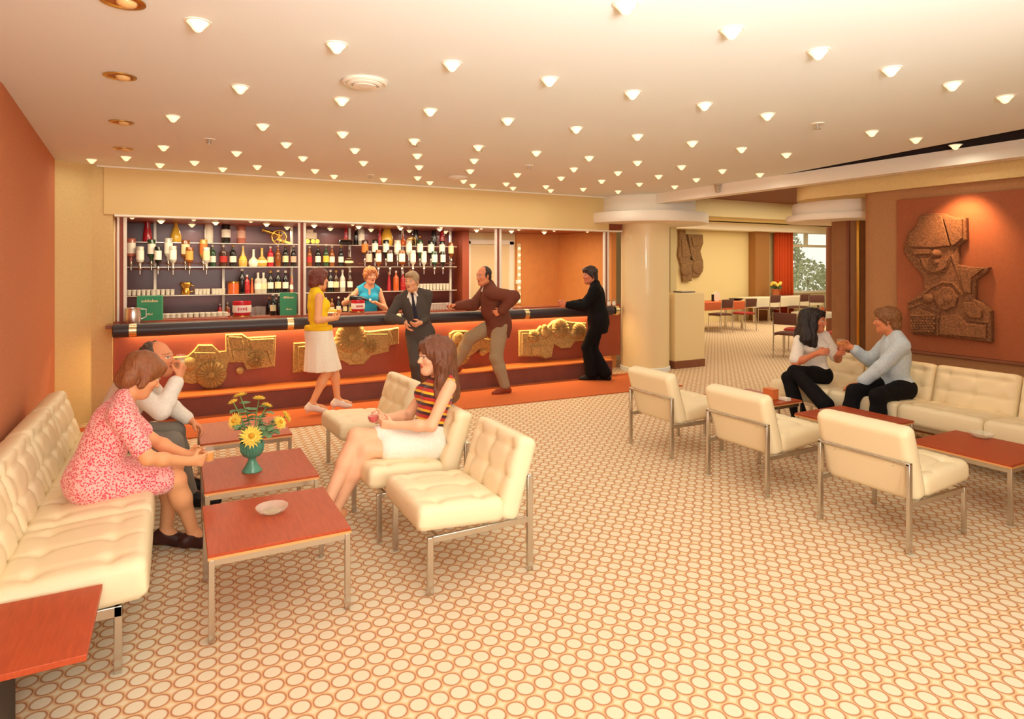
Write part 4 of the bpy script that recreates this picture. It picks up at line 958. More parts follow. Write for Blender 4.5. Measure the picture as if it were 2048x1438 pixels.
# ---------------------------------------------------------------- people: smooth implicit surfaces
V3 = lambda *a: np.array(a, float)
def nrm(v): v = np.asarray(v, float); return v / (np.linalg.norm(v) + 1e-9)
_rs = np.random.RandomState(3); _NG = _rs.rand(32, 32, 32).astype(np.float32)
def vnoise(x, y, z):
    xi, yi, zi = np.floor(x).astype(int), np.floor(y).astype(int), np.floor(z).astype(int)
    fx, fy, fz = x - xi, y - yi, z - zi
    fx, fy, fz = (q * q * (3 - 2 * q) for q in (fx, fy, fz)); r = 0
    for a in (0, 1):
        for b in (0, 1):
            for c in (0, 1):
                r = r + _NG[(xi + a) % 32, (yi + b) % 32, (zi + c) % 32] * (fx if a else 1 - fx) * (fy if b else 1 - fy) * (fz if c else 1 - fz)
    return r - .5
class SDF:
    def __init__(s): s.o = []
    def cap(s, a, b, ra, rb=None, k=.02, sub=False, flat=None):
        a, b = np.asarray(a, float), np.asarray(b, float); rb = ra if rb is None else rb
        m = max(ra, rb); s.o.append(('c', sub, k, np.minimum(a, b) - m, np.maximum(a, b) + m, (a, b, ra, rb, flat))); return s
    def chain(s, pts, rs, k=.02, flat=None):
        for i in range(len(pts) - 1): s.cap(pts[i], pts[i + 1], rs[i], rs[i + 1], k, flat=flat)
        return s
    def ell(s, c, r, R=None, k=.02, sub=False):
        c = np.asarray(c, float); r = np.asarray(r, float); m = r.max()
        R = np.eye(3) if R is None else np.asarray(R); s.o.append(('e', sub, k, c - m, c + m, (c, r, R))); return s
    def half(s, p, n, k=.004):
        """remove everything on the side n points to"""
        s.o.append(('h', True, k, None, None, (np.asarray(p, float), nrm(n)))); return s
    def mesh(s, name, h, noise=None):
        lo = np.min([o[3] for o in s.o if not o[1]], 0) - 4 * h; hi = np.max([o[4] for o in s.o if not o[1]], 0) + 4 * h
        n = np.ceil((hi - lo) / h).astype(int) + 1
        F = np.full(n, .25, np.float32); ax = [lo[i] + h * np.arange(n[i]) for i in range(3)]
        for t, sub, k, l, u, d in s.o:
            if t == 'h': sl = [slice(0, n[i]) for i in range(3)]
            else:
                e = k + 3 * h + .02
                i0 = np.clip(np.floor((l - e - lo) / h).astype(int), 0, n - 1); i1 = np.clip(np.ceil((u + e - lo) / h).astype(int) + 1, 1, n)
                sl = [slice(i0[i], i1[i]) for i in range(3)]
            X = ax[0][sl[0]][:, None, None]; Y = ax[1][sl[1]][None, :, None]; Z = ax[2][sl[2]][None, None, :]
            if t == 'c':
                a, b, ra, rb, fl = d
                px, py, pz = X - a[0], Y - a[1], Z - a[2]; ba = b - a
                if fl is not None:
                    nn, sc = nrm(fl[0]), fl[1]; al = (px * nn[0] + py * nn[1] + pz * nn[2]) * (sc - 1)
                    px, py, pz = px + al * nn[0], py + al * nn[1], pz + al * nn[2]; ba = ba + nn * (ba @ nn) * (sc - 1)
                tt = np.clip((px * ba[0] + py * ba[1] + pz * ba[2]) / max(ba @ ba, 1e-9), 0, 1)
                D = np.sqrt((px - tt * ba[0]) ** 2 + (py - tt * ba[1]) ** 2 + (pz - tt * ba[2]) ** 2) - (ra + (rb - ra) * tt)
            elif t == 'e':
                c, r, R = d; px, py, pz = X - c[0], Y - c[1], Z - c[2]
                q = [(px * R[i][0] + py * R[i][1] + pz * R[i][2]) for i in range(3)]
                k0 = np.sqrt(sum((q[i] / r[i]) ** 2 for i in range(3))); k1 = np.sqrt(sum((q[i] / r[i] ** 2) ** 2 for i in range(3))) + 1e-6
                D = k0 * (k0 - 1) / k1
            else:
                p, nn = d; D = -((X - p[0]) * nn[0] + (Y - p[1]) * nn[1] + (Z - p[2]) * nn[2])
            G_ = F[tuple(sl)]; k = max(k, 1e-4)
            if sub:
                E_ = -D; hh = np.clip(.5 - .5 * (E_ - G_) / k, 0, 1) ; F[tuple(sl)] = E_ * (1 - hh) + G_ * hh + k * hh * (1 - hh)
            else:
                hh = np.clip(.5 + .5 * (G_ - D) / k, 0, 1); F[tuple(sl)] = G_ * (1 - hh) + D * hh - k * hh * (1 - hh)
        if noise:
            amp, fr = noise; fr = np.broadcast_to(np.asarray(fr, float), 3)
            F = F + amp * vnoise(*np.meshgrid(*[ax[i] * fr[i] + 50 for i in range(3)], indexing='ij')).astype(np.float32)
        F[0], F[-1], F[:, 0], F[:, -1], F[:, :, 0], F[:, :, -1] = [.1] * 6
        ins = F < 0; nx, ny, nz = n - 1
        C = {(a, b, c): (slice(a, a + nx), slice(b, b + ny), slice(c, c + nz)) for a in (0, 1) for b in (0, 1) for c in (0, 1)}
        cnt = sum(ins[q].astype(np.int8) for q in C.values()); act = (cnt > 0) & (cnt < 8)
        idx = np.full(act.shape, -1, np.int64); I = np.argwhere(act); idx[act] = np.arange(len(I))
        P = np.zeros((len(I), 3)); W = np.zeros(len(I))
        for a0 in C:
            for dim in range(3):
                if a0[dim]: continue
                b0 = list(a0); b0[dim] = 1; fa = F[C[a0]][act]; fb = F[C[tuple(b0)]][act]
                x = (fa < 0) != (fb < 0); t = np.where(x, fa / np.where(fa == fb, 1, fa - fb), 0)
                p = np.zeros((len(I), 3)) + np.array(a0); p[:, dim] += t; P[x] += p[x]; W += x
        P = lo + h * (I + P / np.maximum(W, 1)[:, None]); faces = []
        for dim in range(3):
            u, v = (dim + 1) % 3, (dim + 2) % 3
            s0 = [slice(1, n[i] - 1) for i in range(3)]; s1 = list(s0); s1[dim] = slice(2, n[dim])
            a, b = ins[tuple(s0)], ins[tuple(s1)]; E_ = np.argwhere(a != b) + 1
            if not len(E_): continue
            st = ins[tuple(E_.T)]
            def cell(du, dv):
                q = E_.copy(); q[:, u] -= du; q[:, v] -= dv; return idx[tuple(q.T)]
            Q = np.stack([cell(1, 1), cell(0, 1), cell(0, 0), cell(1, 0)], 1); Q[~st] = Q[~st][:, ::-1]; faces.append(Q[(Q >= 0).all(1)])
        faces = np.concatenate(faces)
        me = bpy.data.meshes.new(name); me.from_pydata(P.tolist(), [], faces.tolist()); me.update()
        me.polygons.foreach_set('use_smooth', [True] * len(me.polygons)); return me, P

M_SKIN = mat('skin', '#e0a078', .5, attr='tint', spec=.35)
def cloth(name, col, var=.06, rough=.85, sheen=.0): return mat('cloth_' + name, col, rough, spec=.2, bump=.12, bscale=240, var=var, vscale=70, sheen=sheen)
def hairm(name, c1, c2):
    m = mat('hair_' + name, c1, .42, spec=.5); q = NB(m)
    tc = q.n('TexCoord'); mp = q.n('Mapping'); mp.inputs['Scale'].default_value = (90, 90, 14); q.l(tc.outputs['Object'], mp.inputs['Vector'])
    n = q.n('TexNoise'); n.inputs['Scale'].default_value = 1.5; n.inputs['Detail'].default_value = 5; q.l(mp.outputs[0], n.inputs['Vector'])
    q.l(q.mix(n.outputs['Fac'], c1, c2), q.b.inputs['Base Color'])
    b = q.n('Bump'); b.inputs['Strength'].default_value = .7; b.inputs['Distance'].default_value = .01; q.l(n.outputs['Fac'], b.inputs['Height']); q.l(b.outputs[0], q.b.inputs['Normal'])
    return m

def ik(a, b, l1, l2, pole):
    a, b = V3(*a), V3(*b); d = b - a; L = np.linalg.norm(d); m = (l1 + l2) * .995
    if L > m: b = a + d / L * m; d = b - a; L = m
    x = (L * L + l1 * l1 - l2 * l2) / (2 * L); h = math.sqrt(max(l1 * l1 - x * x, 0)); u = d / L
    p = np.asarray(pole, float); p = nrm(p - u * (p @ u)); return a + u * x + p * h, b

class Person:
    def __init__(s, label, root, P, N, HC, F, look_, sex='m', H=1.75, skin='#dfa07a', hands=None, feet=None, lip='#b8604c', h=.006, up=None, belly=0., pv=None, head=1.0):
        s.k = H / 1.75; s.sex = sex; s.root = V3(*root); s.h = h
        s.t = thing('person', label, 'person', root); g = lambda q: V3(*q) - s.root
        s.P, s.N, s.HC = g(P), g(N), g(HC); s.skin = skin; s.lip = lip; s.belly = belly
        s.up = nrm(s.N - s.P); f = V3(*F); s.f = nrm(f - s.up * (f @ s.up)); s.r = np.cross(s.f, s.up)
        pf = V3(*(pv or F)); pf[2] = 0; s.pf = nrm(pf); s.pr = np.cross(s.pf, V3(0, 0, 1))
        s.hf = nrm(look_); u = V3(0, 0, 1) if up is None else V3(*up); s.hr = nrm(np.cross(s.hf, u)); s.hu = np.cross(s.hr, s.hf); s.hs = head * (1.0 if sex == 'm' else .96)
        k = s.k; w = (.185 if sex == 'm' else .155) * k
        s.sh = {+1: s.N - s.up * .055 * k + s.r * w, -1: s.N - s.up * .055 * k - s.r * w}
        s.hip = {q: s.P + s.pr * q * .09 * k for q in (1, -1)}
        s.el, s.wr, s.kn, s.an, s.hd, s.ft = {}, {}, {}, {}, {}, {}
        for q in (1, -1):
            wr, pole, hdir, palm, curl = hands[q]
            if wr is None: continue
            s.el[q], s.wr[q] = ik(s.sh[q], g(wr), .285 * k, .25 * k, pole); s.hd[q] = (nrm(hdir), nrm(palm), curl)
            if feet and feet.get(q):
                an, kp, toe = feet[q]; s.kn[q], s.an[q] = ik(s.hip[q], g(an), .43 * k, .42 * k, kp); s.ft[q] = nrm(toe)
    def H(s, x, y, z): return s.HC + s.hs * (s.hr * x + s.hf * y + s.hu * z)
    def torso(s, S, o=0., top=True, low=True, k=.05):
        K = s.k; B = np.stack([s.r, s.f, s.up]); Bp = np.stack([s.pr, s.pf, np.cross(s.pr, s.pf)]); L = np.linalg.norm(s.N - s.P); m = s.sex == 'm'
        if low:
            S.ell(s.P + s.up * .01, (V3(.165, .115, .12) if m else V3(.17, .118, .13)) * K + o, Bp, k)
        S.ell(s.P + s.up * L * .38 + s.f * .012 * K, (V3(.145, .105 + s.belly, .15) if m else V3(.122, .092, .15)) * K + o, B, k)
        if top:
            S.ell(s.P + s.up * L * .68 + s.f * .008, (V3(.162, .112, .17) if m else V3(.138, .098, .16)) * K + o, B, k)
            S.cap(s.sh[1] * .8 + s.sh[-1] * .2, s.sh[-1] * .8 + s.sh[1] * .2, .062 * K + o, None, k, flat=(s.f, 1.15))
            for q in (1, -1): S.cap(s.sh[q] + s.up * .012, s.N + s.up * .03 + s.r * q * .03, .042 * K + o, .042 * K + o, .03)
            if not m:
                for q in (1, -1): S.ell(s.P + s.up * L * .70 + s.f * .085 * K + s.r * q * .068 * K, V3(.058, .052, .06) * K + o, B, .03)
        return S
    def arm(s, S, q, o=0., to=1.0, k=.025, wide=0.):
        """to: 0..1 upper arm, 1..2 down to the wrist"""
        K = s.k * (1 if s.sex == 'm' else .86); a, e, w = s.sh[q], s.el[q], s.wr[q]
        if to <= 1: return S.cap(a, a + (e - a) * to, .056 * K + o, .047 * K + o + wide, k)
        S.cap(a, e, .056 * K + o, .043 * K + o, k); f = to - 1
        S.cap(e, e + (w - e) * f * .35, .043 * K + o, .043 * K + o, k); S.cap(e + (w - e) * f * .35, e + (w - e) * f, .043 * K + o, (.043 - .015 * f) * K + o + wide, k)
        return S
    def leg(s, S, q, o=0., to=2.0, k=.03, flare=0.):
        K = s.k * (1 if s.sex == 'm' else .96); a, n, w = s.hip[q], s.kn[q], s.an[q]
        if to <= 1: return S.cap(a, a + (n - a) * to, .088 * K + o, (.088 - .03 * to) * K + o, k)
        S.cap(a, n, .088 * K + o, .057 * K + o, k); f = to - 1; d = n + (w - n) * .35
        if flare: S.cap(n, n + (w - n) * f, .056 * K + o, .05 * K + o + flare, k)
        else:
            back = nrm(np.cross(np.cross(w - n, n - a), w - n)); back = -s.pf if np.linalg.norm(np.cross(w - n, n - a)) < .01 else back
            S.cap(n, d, .055 * K + o, .054 * K + o, k); S.cap(d, n + (w - n) * f, .052 * K + o, (.052 - .016 * f) * K + o, k)
            if o < .01: S.ell(n + (w - n) * .28 - nrm(s.ft[q]) * .018, (.045 * K + o, .05 * K + o, .11 * K), np.stack([nrm(np.cross(w - n, s.ft[q])), nrm(np.cross(w - n, np.cross(w - n, s.ft[q]))), nrm(w - n)]), k)
        return S
    def hand(s, S, q):
        K = s.k * (1 if s.sex == 'm' else .9); w = s.wr[q]; d, p, curl = s.hd[q]; p = nrm(p - d * (p @ d)); t = np.cross(d, p) * q
        kn = [w + d * .088 * K * (1, 1.02, .98, .92)[i] + t * (.031 - .0205 * i) * K for i in range(4)]
        for i in range(4): S.cap(w + d * .012 + t * (.012 - .008 * i) * K, kn[i], .0155 * K, .0135 * K, .012)
        for i in range(4):
            c = kn[i]; a = .15; L = (.074, .082, .076, .058)[i] * K; sp = t * (.10 - .07 * i)
            for j, fr in enumerate((.46, .30, .24)):
                a += curl * (.75, 1.0, .6)[j] * (1 + .08 * i); e = c + nrm(d * math.cos(a) + p * math.sin(a) + sp * (j == 0)) * L * fr
                S.cap(c, e, (.0098, .0092, .0086)[j] * K, (.0092, .0086, .0078)[j] * K, .004); c = e
        b = w + d * .028 * K + t * .020 * K; e = b + nrm(d * .55 + t * .75 + p * (.25 + .4 * min(curl, 1))) * .048 * K
        S.cap(b, e, .0145 * K, .0115 * K, .010); f = e + nrm(d * .8 + t * (.25 - .3 * min(curl, 1)) + p * (.2 + .6 * min(curl, 1))) * .036 * K; S.cap(e, f, .0112 * K, .0092 * K, .005)
        S.cap(s.el[q] + (w - s.el[q]) * .8, w + d * .02, .026 * K, .025 * K, .015, flat=(p, 1.2))
    def foot(s, S, q, o=0., heel=0.):
        K = s.k * (1 if s.sex == 'm' else .92); a = s.an[q]; t = s.ft[q]; th = nrm(V3(t[0], t[1], t[2] - heel * 4)); dn = V3(0, 0, -1)
        if abs(t[2]) > .5: dn = nrm(V3(t[0], t[1], 0)) * -1
        dn = nrm(dn - th * (dn @ th)) if not heel else V3(0, 0, -1)
        hb = a - t * .045 * K + dn * .045 * K; ball = a + th * .115 * K + dn * (.055 - (0)) * K; toe = a + th * .175 * K + dn * .062 * K
        S.cap(a, hb, .036 * K + o, .036 * K + o, .02); S.cap(a, ball, .036 * K + o, .032 * K + o, .025); S.cap(hb, ball, .03 * K + o, .034 * K + o, .02, ); S.cap(ball, toe, .034 * K + o, .022 * K + o, .02)
    def headsdf(s, S):
        H = s.H; B = np.stack([s.hr, s.hf, s.hu]); q = s.hs; E = lambda c, r, k=.015, sub=False: S.ell(H(*c), V3(*r) * q, B, k, sub)
        E((0, -.014, .032), (.076, .094, .088), .02); E((0, .028, -.03), (.060, .066, .086), .03); E((0, .058, -.092), (.030, .028, .022), .03)
        S.cap(H(-.045, .01, -.07), H(0, .055, -.095), .022 * q, .022 * q, .03); S.cap(H(.045, .01, -.07), H(0, .055, -.095), .022 * q, .022 * q, .03)
        S.cap(H(-.034, .073, .031), H(.034, .073, .031), .0125 * q, None, .02)
        for i in (-1, 1):
            E((i * .040, .060, -.022), (.024, .022, .022), .02); E((i * .031, .098, .008), (.017, .014, .0105), .008, True); E((i * .031, .074, .008), (.0135, .0125, .0125), .003)
            S.cap(H(i * .016, .096, .0165), H(i * .044, .082, .0165), .0055 * q, .004 * q, .004)
            E((i * .075, -.006, -.006), (.010, .020, .031), .008); E((i * .084, -.002, -.002), (.006, .010, .016), .006, True)
        S.cap(H(0, .084, .020), H(0, .108, -.024), .0085 * q, .0125 * q, .010)
        for i in (-1, 1): E((i * .012, .095, -.029), (.009, .010, .008), .006)
        E((0, .088, -.053), (.023, .0105, .0062), .006); E((0, .086, -.064), (.020, .0105, .0068), .006)
        r = .056 if s.sex == 'm' else .046
        S.cap(s.N - s.up * .03, H(0, -.022, -.07), r * s.k * 1.06, r * s.k, .03)
    def body(s, legs=True, arms=True):
        S = SDF(); s.torso(S)
        for q in s.wr:
            s.arm(S, q, to=2.0); s.hand(S, q)
        for q in s.kn: s.leg(S, q); s.foot(S, q)
        s.headsdf(S); me, Pv = S.mesh('body', s.h)
        o = link('body', me, M_SKIN, s.t)
        base = np.array(lin(s.skin)[:3]); C = np.ones((len(Pv), 4)); C[:, :3] = base
        d = (Pv - s.HC) / s.hs; x, y, z = d @ s.hr, d @ s.hf, d @ s.hu; fr = (y > .045) & (abs(z) < .13)
        def paint(mk, c, a=1.):
            c = np.array(lin(c)[:3]); C[mk, :3] = C[mk, :3] * (1 - a) + c * a
        ch = np.exp(-(((abs(x) - .042) / .022) ** 2 + ((z + .03) / .022) ** 2)) * fr * (.35 if s.sex == 'f' else .2)
        C[:, :3] = C[:, :3] * (1 - ch[:, None]) + np.array(lin('#d2705c')[:3]) * ch[:, None]
        ax = abs(x); el = ((ax - .031) / .0155) ** 2 + ((z - .008) / .0085) ** 2
        paint(fr & (el < 1), '#efe2d2'); paint(fr & (((ax - .031) / .0068) ** 2 + ((z - .008) / .0072) ** 2 < 1), '#3a2a22')
        paint(fr & (abs(ax - .031) < .017) & (abs(z - .0155) < .0032), '#4a3024', .8)
        paint(fr & (abs(ax - .033) < .02) & (abs(z - .0335 + (ax - .033) * .12) < .0036), '#5a3a26', .65)
        paint(fr & (((x) / .024) ** 2 + ((z + .058) / .0115) ** 2 < 1), s.lip, .8); paint(fr & (ax < .021) & (abs(z + .0585) < .0022), '#6a2a22', .7)
        at = me.attributes.new('tint', 'FLOAT_COLOR', 'POINT'); at.data.foreach_set('color', C.astype(np.float32).ravel())
        return o
    def wear(s, name, S, m, h=None, label=None, noise=None, stripe=False):
        me, Pv = S.mesh(name, h or s.h, noise); o = link(name, me, m, s.t, label=label)
        if stripe:
            at = me.attributes.new('band', 'FLOAT', 'POINT'); at.data.foreach_set('value', (((Pv - s.P) @ s.up)).astype(np.float32))
        return o
    def hair(s, m, style='short', noise=(.016, 75)):
        S = SDF(); H = s.H; q = s.hs; B = np.stack([s.hr, s.hf, s.hu]); E = lambda c, r, k=.02, sub=False: S.ell(H(*c), V3(*r) * q, B, k, sub)
        if style == 'bald':
            E((0, -.028, .034), (.083, .092, .090)); E((0, -.055, -.035), (.066, .05, .055)); E((0, .075, .075), (.085, .095, .075), .015, True); [S.cap(H(i * .077, .015, .02), H(i * .075, .016, -.02), .009, .006, .01) for i in (-1, 1)]
        elif style == 'short': E((0, -.016, .040), (.085, .103, .093)); E((0, -.06, -.03), (.062, .045, .06)); E((0, .05, .088), (.06, .05, .032)); [S.cap(H(i * .077, .02, .02), H(i * .075, .018, -.02), .010, .006, .01) for i in (-1, 1)]
        elif style == 'mop': E((0, -.018, .045), (.092, .112, .098)); E((0, -.07, -.04), (.07, .05, .07)); E((0, .06, .085), (.07, .045, .035)); [S.cap(H(i * .08, .01, .02), H(i * .078, -.005, -.035), .016, .012, .01) for i in (-1, 1)]
        elif style == 'bob':
            E((0, -.016, .042), (.096, .114, .10)); E((0, -.065, -.04), (.085, .062, .075)); [S.cap(H(i * .082, .005, .02), H(i * .078, .0, -.055), .026, .020, .02) for i in (-1, 1)]; E((0, .062, .078), (.07, .04, .035))
        elif style == 'curly':
            E((0, -.01, .055), (.100, .112, .10)); E((0, -.06, -.02), (.085, .06, .07)); [E((i * .085, .0, .01), (.03, .05, .05)) for i in (-1, 1)]; E((0, .07, .09), (.07, .04, .035))
        elif style == 'long':
            E((0, -.02, .042), (.094, .112, .098)); S.cap(H(0, -.085, .02), H(0, -.115, -.21), .112 * q, .112 * q, .05, flat=(s.hf, 1.15)); S.cap(H(.10, -.06, -.05), H(.13, -.05, -.2), .05, .06, .04)
            for i in (-1, 1): S.chain([H(i * .08, .015, .03), H(i * .088, .01, -.07), H(i * .10, .0, -.17), H(i * .105, .02, -.245)], [.03, .042, .052, .042], .03)
            E((0, .05, .09), (.07, .045, .03))
        elif style == 'wavy':
            E((0, -.024, .047), (.110, .128, .108)); S.cap(H(0, -.08, .0), H(0, -.115, -.25), .118 * q, .105 * q, .05, flat=(s.hf, 1.25))
            for i in (-1, 1): S.chain([H(i * .088, .005, .03), H(i * .105, -.01, -.06), H(i * .10, -.01, -.15), H(i * .10, .025, -.25)], [.03, .04, .042, .03], .03)
            E((0, .055, .09), (.07, .045, .03))
        # face opening
        if style != 'bald':
            fz = {'mop': -.035, 'curly': -.032, 'bob': -.04}.get(style, -.03)
            E((0, .118, fz), (.078, .085, .092), .012, True)
        return s.wear('hair', S, m, max(s.h * .9, .005), noise=noise)
    def trousers(s, m, o=.014, flare=.0, belt=True):
        S = SDF(); s.torso(S, min(o * .9, .005), top=False, k=.04)
        S.half(s.P + s.up * .17 * s.k, s.up)
        for q in s.kn: s.leg(S, q, o, 1.93, flare=flare)
        return s.wear('trousers', S, m, noise=(.006, 16))
    def shoes(s, m, heel=0., name='shoe'):
        for q in s.an:
            S = SDF(); s.foot(S, q, .007, heel); 
            if s.sex == 'f': S.ell(s.an[q] + V3(0, 0, .035) + s.ft[q] * .03, (.055, .055, .05), None, .012, True)
            else: S.half(s.an[q] + V3(0, 0, .025), V3(0, 0, 1))
            if heel: S.cap(s.an[q] - s.ft[q] * .045 + V3(0, 0, -.05), s.an[q] - s.ft[q] * .05 + V3(0, 0, -.05 - heel), .019, .012, .01)
            s.wear(name, S, m)
    def jacket(s, m, o=.013, hem=.16, sleeve=1.93, vee=True, flare=.02):
        S = SDF(); s.torso(S, o); K = s.k; Bp = np.stack([s.pr, s.pf, np.cross(s.pr, s.pf)])
        S.ell(s.P - V3(0, 0, .03), (V3(.160, .125 + s.belly * .6, hem * 1.5) * K + V3(flare, flare, 0)), Bp, .06); S.half(s.P - V3(0, 0, hem * .9 * K), V3(0, 0, -1))
        for q in s.wr: s.arm(S, q, o * .8, sleeve, wide=.004)
        S.cap(s.N - s.up * .01, s.N + s.up * .035, .066 * K, .058 * K, .02)
        S.cap(s.N + s.up * .03 - s.up * .02, s.N + s.up * .10, .056 * K, .06 * K, .006, True)
        if vee:
            a = s.N + s.f * .10 * K + s.up * .03; b = s.P + s.up * .27 * K + s.f * .165 * K; S.cap(a, b, .072 * K, .014, .006, True)
        return s.wear('jacket', S, m, noise=(.010, 14))
    def shirt(s, m, o=.010, sleeve=1.9, hem=None, collar=True, name='shirt', vee=0., noise=(.007, 18), stripe=False, wide=.006):
        S = SDF(); s.torso(S, o); K = s.k
        if hem is not None: S.half(s.P + s.up * hem, -s.up)
        for q in s.wr:
            if sleeve > 0: s.arm(S, q, o, sleeve, wide=wide)
            else: S.cap(s.sh[q] * 1.0 + s.r * q * .035, s.sh[q] + s.r * q * .12 - s.up * .02, .06 * K, .075 * K, .01, True)
        if collar: S.cap(s.N - s.up * .01, s.N + s.up * .038, .062 * K, .056 * K, .015); S.cap(s.N + s.up * .02, s.N + s.up * .1, .050 * K, .06 * K, .004, True)
        else: S.ell(s.N + s.f * .02 + s.up * .025, (.085 * K, .085 * K, .05 * K), np.stack([s.r, s.f, s.up]), .008, True)
        if vee: S.cap(s.N + s.f * .09 * K + s.up * .03, s.N + s.f * .15 * K - s.up * vee, .05 * K, .006, .006, True)
        return s.wear(name, S, m, noise=noise, stripe=stripe)
    def tie(s, m):
        K = s.k; a = s.N + s.f * .075 * K - s.up * .005; L = np.linalg.norm(s.N - s.P)
        S = SDF(); S.cap(a, a - s.up * .02, .016, .013, .006); S.chain([a, s.P + s.up * L * .72 + s.f * (.128 * K), s.P + s.up * L * .38 + s.f * (.13 * K)], [.013, .02, .026], .01, flat=(s.f, 2.2))
        return s.wear('tie', S, m, .004)
def collar(p, m):
    S = SDF(); K = p.k; pts = []
    for i in range(9):
        a = math.radians(-150 + 37.5 * i); c = math.cos(a + PI); b = math.sin(a + PI)
        pts.append(p.N + p.up * (.030 + .012 * c) * K * 1 + (-p.f * c * -.060 + p.r * b * .066) * K)
    S.chain(pts, [.013] * 9, .01, flat=None)
    for q in (1, -1): S.cap(p.N + p.up * .022 + p.f * .058 + p.r * q * .03, p.N - p.up * .035 + p.f * .092 + p.r * q * .055, .012, .016, .01)
    return p.wear('collar', S, m, .004)

def floral():
    m = mat('cloth_floral_pink', '#f0a0a0', .85, sheen=.2); q = NB(m); tc = q.n('TexCoord')
    v = q.n('TexVoronoi'); v.inputs['Scale'].default_value = 95; q.l(tc.outputs['Object'], v.inputs['Vector'])
    n = q.n('TexNoise'); n.inputs['Scale'].default_value = 110; q.l(tc.outputs['Object'], n.inputs['Vector'])
    d = q.m('ADD', v.outputs['Distance'], q.m('MULTIPLY', q.m('SUBTRACT', n.outputs['Fac'], .5), .5))
    c = q.mix(q.m('LESS_THAN', d, .44), '#f6b8b0', '#e0485a'); q.l(c, q.b.inputs['Base Color']); return m
def striped():
    m = mat('cloth_bands', '#8a2a20', .85, sheen=.2); q = NB(m); a = q.n('Attribute'); a.attribute_name = 'band'
    f = q.m('FRACT', q.m('DIVIDE', a.outputs['Fac'], .058)); r = q.n('ValToRGB'); r.color_ramp.interpolation = 'CONSTANT'; e = r.color_ramp.elements
    e[0].position = 0; e[0].color = lin('#4a201c'); e[1].position = .34; e[1].color = lin('#f0b828'); x = e.new(.62); x.color = lin('#c22e22')
    q.l(f, r.inputs['Fac']); q.l(r.outputs['Color'], q.b.inputs['Base Color']); return m
def bluecheck():
    m = mat('cloth_blue_fleck', '#b8d0d8', .8); q = NB(m); tc = q.n('TexCoord')
    n = q.n('TexNoise'); n.inputs['Scale'].default_value = 120; q.l(tc.outputs['Object'], n.inputs['Vector'])
    q.l(q.mix(q.m('SMOOTHSTEP', n.outputs['Fac'], .4, .6) if False else n.outputs['Fac'], '#6fb0d4', '#fff2e4'), q.b.inputs['Base Color']); return m

# --- woman in pink on the left sofa
p = Person('woman in pink floral dress sitting on the sofa holding a glass', (-.2, 4.15, 0), (-.40, 4.12, .525), (-.255, 4.14, .94), (-.165, 4.17, 1.075), (1, .08, 0), (.84, .30, -.52), 'f', 1.68, '#e8a474',
    hands={1: ((.07, 4.04, .585), (-.2, -.7, -.7), (.95, .25, -.1), (-.1, 1, .1), .9), -1: ((.06, 4.22, .575), (-.2, .8, -.6), (.95, -.1, .0), (0, -1, .2), .8)},
    feet={1: ((.10, 4.24, .09), (1, 0, .9), (.9, .15, -.25)), -1: ((-.05, 4.36, .09), (1, .1, .9), (.9, -.1, -.2))}, lip='#c86050')
p.body()
S = SDF(); p.torso(S, .012)
for q in (1, -1): p.arm(S, q, .008, .74, wide=.006); p.leg(S, q, .022, .80)
S.cap(p.P - p.f * .03, p.N - p.up * .12 - p.f * .025, .112, .10, .05, flat=(p.f, 1.1)); S.cap(p.P, (p.kn[1] + p.kn[-1]) / 2 * .75 + p.P * .25, .10, .075, .05); S.ell(p.N + p.f * .03 + p.up * .035, (.08, .08, .05), np.stack([p.r, p.f, p.up]), .008, True)
p.wear('dress', S, floral(), noise=(.008, 16)); p.hair(hairm('auburn', '#6a351f', '#a8683a'), 'bob', (.010, (50, 50, 14))); p.shoes(cloth('dark_shoe', '#40221c', rough=.4))
tumbler('short glass of amber drink held by the pink-dress woman', (.175, 4.13, .545), M_AMBER, .034, .09)
# --- older man drinking beside her
p = Person('balding older man in white shirt drinking, beside the pink-dress woman', (-.2, 5.1, 0), (-.42, 5.05, .525), (-.225, 5.03, .955), (-.105, 5.02, 1.055), (1, -.15, 0), (.88, -.42, .05), 'm', 1.70, '#e09468',
    hands={1: ((.02, 4.86, .935), (-.3, -.5, -.8), (.35, .2, .9), (-.8, .5, .2), 1.0), -1: ((.10, 5.22, .56), (-.2, .9, -.2), (.75, -.25, -.6), (-.2, -.3, -1), .5)},
    feet={1: ((.10, 4.98, .09), (1, -.1, .9), (.95, -.2, 0)), -1: ((.08, 5.30, .09), (1, .2, .9), (.95, .1, 0))})
p.body(); p.trousers(cloth('grey_slacks', '#7d7368')); p.shirt(cloth('white_shirt', '#ece2d4'), .014, 1.85); collar(p, cloth('white_shirt', '#ece2d4')); p.shoes(cloth('black_shoe', '#231a18', rough=.35)); p.hair(hairm('dark_grey', '#3a2c24', '#6a5846'), 'bald')
tumbler('glass lifted to the mouth of the balding older man', (.035, 4.90, 1.0), M_CLEARD, .030, .09)
